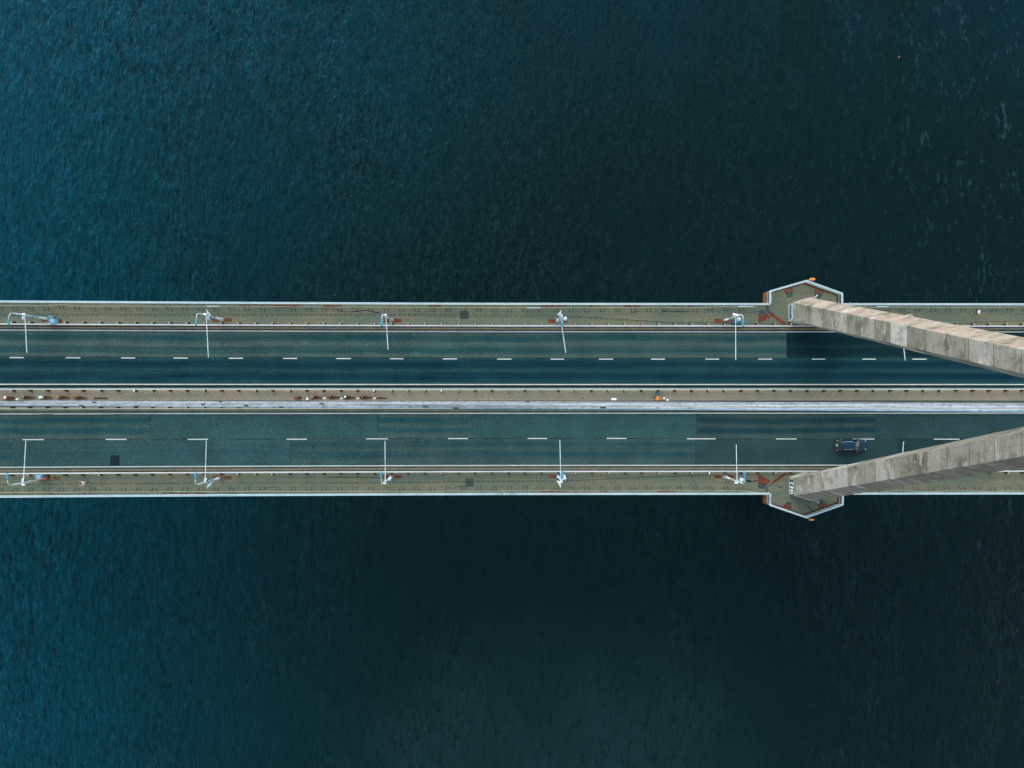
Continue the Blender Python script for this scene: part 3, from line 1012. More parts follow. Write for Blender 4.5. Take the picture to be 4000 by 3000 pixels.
yn = YC + 336.5 / PXM
g = thing('graffiti', 'dark scribbled letters over pale paint at the foot of the upper pylon leg', 'graffiti', (XW, yn, .8))
bm = B()
wall_poly(bm, [(yn - 1.15, .9), (yn + 1.0, .9), (yn + 1.05, 2.2), (yn - 1.1, 2.24)], XW, .008)
obj('backing', bm, M['graf_blue'], g)
bm = B()
stroke(bm, [(yn + .95, 1.0), (yn + .80, 1.7), (yn + .70, 1.0), (yn + .5, 1.6), (yn + .42, 1.0)], .13, XW, .013)
stroke(bm, [(yn + .25, 1.7), (yn + .2, 1.0), (yn + .0, 1.5), (yn - .1, 1.1)], .15, XW, .024)
stroke(bm, [(yn - .35, 1.0), (yn - .3, 1.6), (yn - .5, 1.6), (yn - .55, 1.1), (yn - .75, 1.7), (yn - .9, 1.0)], .15, XW, .036)
obj('letter', bm, M['graf_dark'], g)
# faded tag on the sloping north-west face of the upper leg's plinth
bm = B()
pa = Vector((1104 / PXM, YC + 371 / PXM)); pb = Vector((1168 / PXM, YC + 391 / PXM))
nrm = Vector((-(pb - pa).y, (pb - pa).x)).normalized()
def on_face(t, z, off=.012):
    q = pa.lerp(pb, t) + nrm * off
    return (q.x, q.y, z)
for k in range(7):
    t0 = .3 + k * .085
    zz = [1.0, 1.7, 1.1, 1.8]
    tube(bm, [on_face(t0 + j * .035, zz[(j + k) % 4]) for j in range(4)], .05, 4)
tag(obj('graffiti', bm, M['graf_blue']), 'faded pale blue scribble on the slanted outer face of the upper pylon foot', 'graffiti')

# ------------------------------------------------------------------ stay cables
def stay(label, p0, p1, r, mat, clamps=()):
    t = thing('stay_cable', label, 'stay cable', p0, 'stay cables')
    bm = B()
    n = 24
    tube(bm, [p0.lerp(p1, i / n) - Vector((0, 0, math.sin(math.pi * i / n) * .25)) for i in range(n + 1)], r, 10)
    obj('sheath', bm, M[mat], t, smooth=True)
    for c in clamps:
        q = p0.lerp(p1, c)
        d = (p1 - p0).normalized()
        bm = B()
        tube(bm, [q - d * .22, q + d * .22], r * 1.35, 8)
        obj('clamp', bm, M['dark'], t)
    return t
def img_line(xa, ya, y4000, za, zb, xb=4540):
    yb = ya + (y4000 - ya) * (xb - xa) / (4000 - xa)
    return PZ(xa, ya, za), PZ(xb, yb, zb)
LN = [(1562.0, 1577.0), (1566.0, 1583.2), (1570.2, 1589.4), (1574.5, 1595.5), (1579.0, 1601.5), (1583.5, 1607.5)]
def on_line(k, x):
    return LN[k][0] + (LN[k][1] - LN[k][0]) * x / 4000.0
ordn = ['topmost', 'second', 'third', 'lowest']
for i, k in enumerate((2, 3, 4, 5)):
    a, b = PZ(-350, on_line(k, -350), 16 + i * .8), PZ(4540, on_line(k, 4540), 66 - i * .4)
    stay(f'{ordn[i]} of the four white stay cables entering at the left edge over the median', a, b, .050, ('stay', 'stay_warm', 'stay', 'stay_blue')[i],
         [(.26, .5), (.13, .38), (.42, .58, .71), (.235, .3, .45, .6)][i])
on5 = ['first', 'second', 'third', 'fourth', 'fifth', 'last small']
for i, x in enumerate((92, 160, 228, 295, 362)):
    k = (1, 1, 1, 2, 2)[i]
    a, b = P(x, on_line(k, x), .32), PZ(4540, on_line(k, 4540), 62 - i * .5)
    stay(f'white stay cable rising from beside the {on5[i]} anchor of the left row', a, b, .046, ('stay', 'stay_blue', 'stay', 'stay', 'stay_blue')[i], [(.31,), (.47,), (.28, .52), (.44, .62), (.5,)][i])
for i, x in enumerate((1215, 1278, 1345, 1405, 1470, 1535)):
    k = (0, 0, 0, 0, 1, 1)[i]
    a, b = P(x, on_line(k, x), .32), PZ(4540, on_line(k, 4540), 56 - i * .5)
    stay(f'white stay cable rising from beside the {on5[i]} anchor of the right row', a, b, .046, ('stay_warm', 'stay', 'stay', 'stay_warm', 'stay', 'stay_blue')[i], [(.4,), (.2, .66), (.35,), (.55,), (.3, .7), (.25,)][i])

# anchors standing in the median
def anchor(label, px, py, s, cap_mat, body_mat, pipe=True):
    p = P(px, py, .18)
    t = thing('cable_anchor', label, 'cable anchor', p, 'rusty cable anchors in the median')
    rot = Matrix.Rotation(R(-28), 3, 'Y')
    bm = B()
    v = box(bm, (0, 0, 0), (.95 * s, .52 * s, .52 * s))
    bmesh.ops.bevel(bm, geom=bm.edges[:], offset=.10 * s, segments=2, affect='EDGES')
    # rough hexagonal hood: pinch the lower end
    for w in bm.verts:
        if w.co.x > 0:
            w.co.y *= .7
            w.co.z *= .8
    bmesh.ops.rotate(bm, verts=bm.verts, matrix=rot)
    bmesh.ops.translate(bm, verts=bm.verts, vec=p + Vector((-.1, 0, .42 * s)))
    obj('socket', bm, M[body_mat], t)
    bm = B()
    box(bm, (0, 0, 0), (.44 * s, .40 * s, .16 * s))
    bmesh.ops.bevel(bm, geom=bm.edges[:], offset=.05 * s, segments=2, affect='EDGES')
    bmesh.ops.rotate(bm, verts=bm.verts, matrix=rot)
    bmesh.ops.translate(bm, verts=bm.verts, vec=p + Vector((-.15 * s + .02, .06, .72 * s)))
    obj('cap', bm, M[cap_mat], t)
    bm = B()
    box(bm, p + Vector((.1, -.02, .04)), (1.25 * s, .5 * s, .08))
    obj('base_plate', bm, M['rust_dark'], t)
    if pipe:
        bm = B()
        tube(bm, [p + Vector((.25, -.02, .34 * s)), p + Vector((.75, -.04, .24 * s)), p + Vector((1.35, -.08, .06))], [.19 * s, .16 * s, .07 * s], 8)
        obj('guide_pipe', bm, M['rust'], t)
    return t
desc_l = ['with a double white head, at the left edge', 'with a dark hood, second from left', 'with a smooth white cap, middle one', 'with a pale orange cap, fourth', 'with a lumpy orange cap, last']
caps_l = ['white', 'guard_dull', 'white', 'guard_dull', 'rust_bright']
for i, (x, y) in enumerate(((33, 1554), (101, 1551.5), (169, 1551.5), (236, 1551), (303, 1552.5))):
    anchor(f'rusty cable anchor {desc_l[i]} in the left row', x, y, .74 if i != 0 else .85, caps_l[i], ['rust_bright', 'rust_dark', 'white', 'rust_bright', 'rust_bright'][i])
desc_r = ['like a bright orange box without a pipe, first', 'broad and bright orange, second', 'narrow with a dark hood, third', 'with a pale tip, fourth', 'brown with a long rusty pipe, fifth', 'very small, last']
for i, (x, y) in enumerate(((1163, 1553), (1225, 1551.5), (1293, 1550.5), (1353, 1551.5), (1419, 1551.5), (1478, 1553.5))):
    anchor(f'rusty cable anchor {desc_r[i]} in the right row', x, y, .72 if i < 5 else .42, ['rust_bright', 'guard_dull', 'rust_bright', 'white', 'rust_bright', 'guard_dull'][i],
           ['rust_bright', 'rust_bright', 'rust', 'rust', 'rust', 'rust'][i], i > 0)
# loose rusty pipe lying in the median
bm = B(); tube(bm, [P(366, 1555.5, .25), P(420, 1554.5, .25)], .08, 8)
tag(obj('steel_pipe', bm, M['rust_dark']), 'short dark rusty pipe lying in the median right of the left anchor row', 'pipe')

def block(label, px, py, sx, sy, sz):
    p = P(px, py, .18)
    bm = B()
    box(bm, p + Vector((0, 0, sz / 2)), (sx, sy, sz))
    bmesh.ops.bevel(bm, geom=bm.edges[:], offset=.03, segments=2, affect='EDGES')
    box(bm, p + Vector((0, 0, .012)), (sx + .08, sy + .08, .02))
    return tag(obj('junction_box', bm, M['white']), label, 'junction box', 'white boxes in the median')
for lab, x, y, sx, sy, sz in (('small white box right of the first anchor of the left row', 68, 1559, .26, .28, .25), ('white cube between the first and second anchors of the right row', 1202, 1558, .27, .27, .3),
                              ('flat white block between the second and third anchors of the right row', 1267, 1556, .32, .16, .12), ('flat white block between the third and fourth anchors of the right row', 1334, 1556.5, .3, .12, .1),
                              ('flat whitish block between the fourth and fifth anchors of the right row', 1398, 1556.5, .28, .13, .1), ('flat white block right of the fifth anchor of the right row', 1463, 1556.5, .34, .14, .14),
                              ('largest white box in the median, left of the orange barrier device', 2398, 1559.5, .66, .25, .3), ('small white cube right of the orange barrier device and white ball', 2607, 1562, .26, .22, .25)):
    block(lab, x, y, sx, sy, sz)

p = P(2566, 1556, .18)
t = thing('barrier_device', 'orange cabinet with a dark teal arm reaching to the guard rail in the median', 'cabinet', p)
bm = B()
box(bm, p + Vector((0, 0, .45)), (.42, .62, .9)); bmesh.ops.bevel(bm, geom=bm.edges[:], offset=.05, segments=2, affect='EDGES')
obj('housing', bm, M['orange'], t)
bm = B(); box(bm, p + Vector((.03, 0, .91)), (.06, .5, .04)); obj('seam_strip', bm, M['rust'], t)
bm = B()
a, b = P(2567, 1527, .5), P(2565, 1548, .5)
prism(bm, [(a.x - .15, a.y), (a.x + .15, a.y), (b.x + .22, b.y), (b.x - .28, b.y)], .4, .5)
obj('arm', bm, M['cab_teal'], t)
bm = B(); tube(bm, [p + Vector((.25, -.04, .3)), p + Vector((.62, -.08, .28))], .035, 6); obj('pipe', bm, M['galv'], t)
bm = B(); tube(bm, [p + Vector((-.8, .14, .10)), p + Vector((-.25, .1, .15))], .04, 6); obj('cable', bm, M['rust_dark'], t)
q = P(2592, 1556, .18)
t = thing('ball_beacon', 'white ball on a short stem beside the orange cabinet in the median', 'beacon', q)
bm = B(); bmesh.ops.create_uvsphere(bm, u_segments=16, v_segments=10, radius=.16, matrix=Matrix.Translation(q + Vector((0, 0, .42)))); obj('ball', bm, M['white'], t, True)
bm = B(); tube(bm, [q, q + Vector((0, 0, .3))], .04, 8); obj('stem', bm, M['galv'], t)
# scrap lying in the median
bm = B(); tube(bm, [P(2268, 1560, .22), P(2274, 1556, .24), P(2279, 1553, .22)], .035, 5)
tag(obj('scrap_bar', bm, M['rust_dark']), 'bent dark scrap bar lying in the median above the cables', 'scrap')

# ------------------------------------------------------------------ lamp posts
LAMP_H = 8.2
def lamp(label, px, py, end, side, drum=None, box_px=None, base_mat='pole', low_mat='pole'):
    """side +1: upper pavement (arms reach down the photo), -1: lower pavement"""
    b = P(px, py, .15)
    t = thing('street_lamp', label, 'street lamp', b, 'street lamps along the pavements')
    s = -side
    bm = B()
    tube(bm, [b + Vector((0, 0, z)) for z in (2.6, 5, LAMP_H)], [.115, .105, .075], 12)
    obj('pole', bm, M['pole'], t, True)
    bm = B()
    tube(bm, [b + Vector((0, 0, z)) for z in (.05, 1.3, 1.34, 2.6)], [.16, .16, .13, .125], 12)
    obj('pole_sleeve', bm, M[low_mat], t, True)
    bm = B()
    tube(bm, [b, b + Vector((0, 0, .06))], .26, 12)
    for k in range(4):
        a = k * math.pi / 2 + .4
        tube(bm, [b + Vector((.2 * math.cos(a), .2 * math.sin(a), .05)), b + Vector((.2 * math.cos(a), .2 * math.sin(a), .13))], .025, 6)
    obj('base_flange', bm, M[base_mat], t)
    bm = B()
    top = b + Vector((0, 0, LAMP_H - .1))
    arm = [top, top + Vector((0, s * .03, .45)), top + Vector((0, s * .16, .78)), top + Vector((0, s * .42, .95)), top + Vector((0, s * .75, 1.0))]
    tube(bm, arm, .045, 8)
    obj('arm', bm, M['rod'], t, True)
    # cobra head
    bm = B()
    h0 = arm[-1]
    rings = []
    for k, (dy, w, hh) in enumerate(((-.06, .04, .035), (.12, .10, .07), (.35, .15, .09), (.62, .165, .095), (.85, .13, .07), (.95, .05, .03))):
        c = h0 + Vector((0, s * dy, .02 * dy))
        rings.append([bm.verts.new(c + Vector((w * math.cos(a), 0, hh * math.sin(a)))) for a in [2 * math.pi * i / 12 for i in range(12)]])
    for i in range(len(rings) - 1):
        for k in range(12):
            bm.faces.new((rings[i][k], rings[i][(k + 1) % 12], rings[i + 1][(k + 1) % 12], rings[i + 1][k]))
    bm.faces.new(rings[0]); bm.faces.new(rings[-1][::-1])
    hd = obj('lamp_head', bm, M['lamp_teal'], t, True)
    bm = B()
    bmesh.ops.create_uvsphere(bm, u_segments=10, v_segments=6, radius=1, matrix=Matrix.Translation(h0 + Vector((0, s * .66, -.06))) @ Matrix.Diagonal((.12, .22, .07, 1)))
    obj('lens', bm, M['lamp_glass'], hd, True)
    # bracket for the overhead wires
    z = b.z + 5.75
    a = Vector((b.x, b.y, z))
    e = PZ(end[0], end[1], z + .15)
    bm = B()
    tube(bm, [a, e], [.06, .05], 8)
    rod = obj('bracket_arm', bm, M['rod'], t)
    d = (e - a).normalized()
    bm = B()
    tube(bm, [a + Vector((0, 0, 1.3)), a.lerp(e, .55)], .014, 5)
    obj('bracket_stay', bm, M['wire'], t)
    L = (e - a).length
    for back in (.35, 1.1):
        q = e - d * back
        bm = B()
        tube(bm, [q, q + Vector((.12, 0, -.12)), q + Vector((.42, 0, -.12))], .03, 5)
        box(bm, q + Vector((.32, 0, -.16)), (.14, .18, .1))
        obj('insulator', bm, M['dark'], rod)
    # collar where the bracket meets the pole
    bm = B(); tube(bm, [a - Vector((0, 0, .15)), a + Vector((0, 0, .15))], .15, 10); obj('collar', bm, M['pole'], t)
    if drum:
        zc = b.z + 5.3
        q = PZ(drum[0], drum[1], zc)
        bm = B()
        ax = Vector((-.55, -.25 * side, .8)).normalized() if drum[0] < 2100 else Vector((-.5, .1, .85)).normalized()
        tube(bm, [q - ax * .22, q - ax * .02], .27, 16)
        dr = obj('mirror_drum', bm, M['cab_teal'], t)
        bm = B()
        tube(bm, [q - ax * .01, q + ax * .05], .285, 16)
        tube(bm, [q + ax * .05, q + ax * .12], .16, 12)
        obj('drum_face', bm, M['pole'], dr)
        bm = B(); tube(bm, [q - ax * .1, Vector((b.x, b.y, zc))], .03, 6); obj('drum_bracket', bm, M['pole'], t)
    if box_px:
        zc = b.z + 6.6
        q = PZ(box_px[0], box_px[1], zc)
        bm = B()
        box(bm, q, (.42, .22, .18)); bmesh.ops.bevel(bm, geom=bm.edges[:], offset=.04, segments=2, affect='EDGES')
        fl = obj('flood_light', bm, M['white'], t)
        bm = B(); tube(bm, [q + Vector((.1, 0, -.05)), Vector((b.x, b.y, zc - .2))], .028, 6); obj('flood_bracket', bm, M['pole'], t)
    return t
lamp('pale lamp post leaning over the grey cabinet, leftmost on the upper pavement', 195, 1247, (105, 1378), 1, (91, 1243), (92, 1227))
lamp('pale lamp post with a thin folded white flag on the upper pavement', 866, 1248, (814, 1396), 1, (815, 1242), (800, 1227))
lamp('slim lamp post without drum or flag between red marks on the upper pavement', 1531, 1251, (1516, 1366), 1, None, (1505, 1230), low_mat='guard_dull')
lamp('lamp post with a printed triangular flag on the upper pavement', 2179, 1252, (2210, 1378), 1, (2208, 1245), None)
lamp('lamp post with rusty foot and two white balls beside the dark teal cabinet', 2828, 1252, (2874, 1406), 1, (2886, 1247), (2880, 1231), base_mat='rust_bright', low_mat='pole')
lamp('lamp post half hidden behind the upper pylon leg', 3438, 1253, (3536, 1408), 1, None, (3522, 1234))
lamp('lamp post with long rusty sleeve, leftmost on the lower pavement', 190, 1868, (101, 1722), -1, (90, 1875), (91, 1893), base_mat='rust_bright', low_mat='rust_bright')
lamp('lamp post with a blue-patterned flag and rusty foot on the lower pavement', 862, 1866, (806, 1721), -1, (803, 1874), None, base_mat='rust_bright')
lamp('lamp post with tilted round drum on the lower pavement, no flag or cabinet beside it', 1529, 1863, (1504, 1722), -1, (1523, 1869), (1503, 1888), base_mat='guard_dull')
lamp('lamp post with a speckled white flag on the lower pavement', 2180, 1861, (2187, 1719), -1, (2205, 1867), None)
lamp('lamp post with an orange band on its pole, beside the lower bay', 2833, 1863, (2876, 1736), -1, (2897, 1874), (2876, 1886))
lamp('lamp post almost hidden behind the lower pylon leg, only its bracket arm showing', 3438, 1862, (3530, 1724), -1)
# orange band and white balls
lamps = {o['label']: o for o in COL.objects if o.name.startswith('street_lamp')}
t = [o for l, o in lamps.items() if 'orange band' in l][0]
bm = B(); b = Vector(t.location); tube(bm, [b + Vector((0, 0, 2.6)), b + Vector((0, 0, 2.95))], .125, 12); obj('band', bm, M['orange'], t)
t = [o for l, o in lamps.items() if 'two white balls' in l][0]
for px, py, r in ((2868, 1229, .17), (2878, 1230, .14)):
    q = PZ(px, py, 6.4)
    bm = B(); bmesh.ops.create_uvsphere(bm, u_segments=14, v_segments=8, radius=r * 1.2, matrix=Matrix.Translation(q)); obj('ball', bm, M['white'], t, True)

# flags in their holders on the poles
def flag(label, tip, root, corner, z, mat):
    a, b, c = PZ(root[0], root[1], z), PZ(tip[0], tip[1], z + .7), PZ(corner[0], corner[1], z - .7)
    t = thing('flag', label, 'flag', a, 'flags on the lamp posts')
    bm = B(); tube(bm, [a, b], .03, 6); obj('staff', bm, M['white'], t)
    bm = B()
    n = 6
    g1 = [[None] * (n + 1) for _ in range(n + 1)]
    for i in range(n + 1):
        for j in range(n + 1 - i):
            u, v = i / n, j / n
            p = a.lerp(b, .12 + .86 * u) * (1 - v) + (c + (b - c) * u * 1.0 * (1 if i else 0)) * v if False else a + (b - a) * (.08 + .9 * u) + (c - a) * v * .98
            p = p + Vector((0, 0, .06 * math.sin(v * 7 + u * 3)))
            g1[i][j] = bm.verts.new(p)
    for i in range(n):
        for j in range(n - i):
            bm.faces.new((g1[i][j], g1[i + 1][j], g1[i][j + 1]))
            if j < n - i - 1:
                bm.faces.new((g1[i + 1][j], g1[i + 1][j + 1], g1[i][j + 1]))
    bmesh.ops.solidify(bm, geom=bm.faces[:], thickness=.012)
    obj('cloth', bm, M[mat], t)
    return t
flag('narrow plain white flag folded along its staff, second lamp post of the upper pavement', (807, 1209), (811, 1236), (826, 1234), 6.4, 'white')
flag('white triangular flag with dark and red print on the upper pavement', (2191.5, 1212), (2190.5, 1237), (2174, 1233), 6.4, 'flag_red')
flag('blue-and-white patterned flag on the lower pavement', (809.5, 1908), (811, 1886), (838, 1877), 6.4, 'flag_blue')
flag('white flag with small dark specks on the lower pavement', (2190, 1905), (2189, 1878), (2173, 1874), 6.4, 'flag')

# ------------------------------------------------------------------ overhead wires
def wire(name, label, pts, h, r, cat, group):
    bm = B()
    tube(bm, [P(x, y, h if len(q) < 1 else h) for q in [()] for x, y in pts], r, 5)
    return tag(obj(name, bm, M['wire']), label, cat, group)
wire('overhead_wire', 'upper of the two thin black wires over the upper carriageway', [(-200, 1355), (113, 1353), (822, 1358), (1520, 1351), (2214, 1352), (2880, 1354), (3540, 1352), (4300, 1350)], 5.7, .016, 'wire', 'wires over the carriageways')
wire('overhead_wire', 'lower of the two thin black wires over the upper carriageway', [(-200, 1374), (110, 1371), (822, 1378), (1520, 1371), (2214, 1369), (2880, 1374), (3540, 1374), (4300, 1374)], 5.7, .016, 'wire', 'wires over the carriageways')
wire('overhead_wire', 'upper of the two thin black wires over the lower carriageway', [(-200, 1756), (107, 1754), (810, 1738), (1506, 1744), (2190, 1734), (2876, 1738), (3532, 1738), (4300, 1740)], 5.7, .016, 'wire', 'wires over the carriageways')
wire('overhead_wire', 'lower of the two thin black wires over the lower carriageway', [(-200, 1775), (107, 1773), (810, 1760), (1506, 1764), (2190, 1753), (2876, 1756), (3532, 1757), (4300, 1758)], 5.7, .016, 'wire', 'wires over the carriageways')
wire('aerial_cable', 'solid black cable strung above the upper pavement from lamp post to lamp post', [(-200, 1224), (85, 1226), (790, 1227), (1495, 1227), (2190, 1232), (2240, 1235), (2600, 1258), (3050, 1266), (3560, 1272), (3900, 1256), (4300, 1242)], 6.6, .03, 'cable', 'cables strung along the pavements')
wire('aerial_cable', 'thin sagging cable strung above the lower pavement', [(-200, 1892), (85, 1891), (790, 1887), (1495, 1886), (2190, 1879), (2600, 1861), (2900, 1853), (3300, 1852), (3700, 1861), (4300, 1885)], 6.6, .016, 'cable', 'cables strung along the pavements')
# dashed shadow-like stitching: a second cable clipped at intervals
def clipped(label, pts):
    bm = B()
    for i in range(len(pts) - 1):
        a, b = Vector(pts[i]), Vector(pts[i + 1])
        n = max(1, int((b - a).length / 19))
        for k in range(n):
            p, q = a.lerp(b, (k + .1) / n), a.lerp(b, (k + .65) / n)
            tube(bm, [P(p.x, p.y, .158), P(q.x, q.y, .158)], .028, 4)
    return bm
obj('joint_stitch', clipped('', [(-200, 1231), (85, 1233), (790, 1233), (1495, 1231.5), (1850, 1237), (2190, 1238), (2300, 1243), (2600, 1262), (2760, 1266)]), M['tar'], pave_n)
obj('joint_stitch', clipped('', [(-200, 1893), (85, 1892), (790, 1887), (1495, 1886), (1900, 1879.5), (2190, 1879), (2600, 1861), (2760, 1855)]), M['tar'], pave_s)

# ------------------------------------------------------------------ cabinets and pipes on the pavements
def cabinet(label, px, py, sx, sy, sz, mat, lid):
    p = P(px, py, .15)
    t = thing('cabinet', label, 'cabinet', p, 'roadside cabinets')
    bm = B(); box(bm, p + Vector((0, 0, sz / 2)), (sx, sy, sz)); bmesh.ops.bevel(bm, geom=bm.edges[:], offset=.05, segments=2, affect='EDGES'); obj('body', bm, M[mat], t)
    bm = B(); box(bm, p + Vector((0, 0, sz + .03)), (sx * .8, sy * .72, .05)); bmesh.ops.bevel(bm, geom=bm.edges[:], offset=.02, segments=2, affect='EDGES'); obj('lid', bm, M[lid], t)
    bm = B(); box(bm, p + Vector((0, 0, .02)), (sx + .12, sy + .12, .04)); obj('plinth', bm, M['dark'], t)
    bm = B(); box(bm, p + Vector((-sx * .28, 0, sz + .065)), (.06, .16, .03)); obj('handle', bm, M['dark'], t)
cabinet('blue-grey cabinet at the foot of the leftmost lamp post on the upper pavement', 220, 1257, .80, .70, 1.1, 'cab_blue', 'cab_blue')
cabinet('blue-grey cabinet beside the rusty lamp post on the lower pavement', 166, 1862, .85, .62, 1.0, 'cab_blue', 'cab_blue')
cabinet('dark teal cabinet under the lamp bracket left of the upper bay', 2869, 1261.5, .85, .60, .9, 'cab_teal', 'cab_teal')
a, b = P(186, 1235, .5), P(212, 1239, .5)
t = thing('roll_case', 'long dark teal case lying beside the leftmost upper lamp post', 'case', P(199, 1237, .15))
bm = B(); tube(bm, [a - Vector((0, 0, .05)), b - Vector((0, 0, .05))], .16, 10); obj('shell', bm, M['cab_teal'], t)
bm = B(); tube(bm, [a.lerp(b, .25) + Vector((0, -.08, .1)), a.lerp(b, .9) + Vector((0, -.08, .1))], .03, 6); obj('handle', bm, M['pole'], t)
bm = B()
for f in (.2, .8):
    box(bm, a.lerp(b, f) - Vector((0, 0, .3)), (.08, .3, .1))
obj('foot', bm, M['dark'], t)
p = P(208, 1264, .15)
bm = B(); tube(bm, [P(192, 1263, .15), P(192, 1263, .85)], [.08, .08], 8)
bmesh.ops.create_uvsphere(bm, u_segments=10, v_segments=6, radius=.1, matrix=Matrix.Translation(P(192, 1263, .88)))
tag(obj('bollard', bm, M['white']), 'small white-topped bollard at the corner of the upper blue-grey cabinet', 'bollard')
q = P(2198, 1853, .15)
t = thing('traffic_signal', 'white bent signal box on a short post beside the speckled flag lamp', 'signal', q)
bm = B(); tube(bm, [q, q + Vector((0, 0, 2.2))], .06, 8); obj('post', bm, M['pole'], t)
bm = B(); box(bm, q + Vector((.05, -.1, 2.3)), (.26, .55, .3)); bmesh.ops.bevel(bm, geom=bm.edges[:], offset=.06, segments=2, affect='EDGES'); obj('housing', bm, M['white'], t)
bm = B(); box(bm, q + Vector((-.03, .38, 2.25)), (.3, .3, .2)); obj('hood', bm, M['cab_teal'], t)

def gooseneck(label, px, py, rot):
    p = P(px, py, .15)
    t = thing('vent_pipe', label, 'vent pipe', p, 'vent pipes by the pylon')
    pts = [p + Vector((0, 0, 0)), p + Vector((0, 0, .8))]
    for k in range(1, 7):
        a = math.pi * k / 6
        pts.append(p + Vector((math.cos(rot) * .3 * (1 - math.cos(a)), math.sin(rot) * .3 * (1 - math.cos(a)), .8 + .3 * math.sin(a))))
    bm = B(); tube(bm, pts, .075, 8); obj('pipe', bm, M['guard'], t, True)
    bm = B(); tube(bm, [p, p + Vector((0, 0, .08))], .22, 12); obj('flange', bm, M['galv'], t)
gooseneck('white curved vent pipe on the upper bay beside the pylon foot', 3172, 1166, R(45))
gooseneck('curved vent pipe with dark mouth on the lower bay beside the pylon foot', 3176, 1952, R(-35))

def nav(label, apex, at, sx, sy):
    a = PZ(apex[0], apex[1], .9)
    b = PZ(at[0], at[1], .9)
    t = thing('navigation_light', label, 'navigation light', a, 'orange navigation lights')
    bm = B(); tube(bm, [a, a.lerp(b, .9)], .035, 6); obj('arm', bm, M['galv'], t)
    bm = B()
    n = 14
    rings = []
    for z, k in ((-.16, .8), (-.13, 1), (.1, 1), (.15, .85)):
        rings.append([bm.verts.new(b + Vector((sx * k * math.cos(2 * math.pi * i / n), sy * k * math.sin(2 * math.pi * i / n), z))) for i in range(n)])
    for i in range(3):
        for k in range(n):
            bm.faces.new((rings[i][k], rings[i][(k + 1) % n], rings[i + 1][(k + 1) % n], rings[i + 1][k]))
    bm.faces.new(rings[0][::-1]); bm.faces.new(rings[-1])
    obj('buoyant_housing', bm, M['orange'], t)
    bm = B(); box(bm, b + Vector((0, 0, .17)), (.1, .1, .05)); obj('eye', bm, M['galv'], t)
nav('round orange light on an arm beyond the tip of the upper bay', (3152, 1096), (3173, 1091), .42, .2)
nav('slim orange light on an arm beyond the tip of the lower bay', (3150, 2022), (3170, 2030), .40, .12)
bm = B(); box(bm, P(3321, 1183, 1.5), (.18, .12, .16)); box(bm, P(3321, 1184, 1.3), (.05, .05, .3))
tag(obj('sensor_box', bm, M['conduit']), 'tiny beige box on the upper railing just right of the bay', 'sensor')

# small float drifting on the water
q = PZ(3511, 224, WATER_Z)
t = thing('buoy', 'tiny orange float drifting on the dark water at upper right', 'buoy', q)
bm = B(); bmesh.ops.create_uvsphere(bm, u_segments=12, v_segments=8, radius=.10, matrix=Matrix.Translation(q + Vector((0, 0, .05)))); obj('float', bm, M['orange'], t, True)
bm = B(); tube(bm, [q + Vector((0, 0, .2)), q + Vector((0, 0, .4))], .03, 6); obj('ring', bm, M['white'], t)

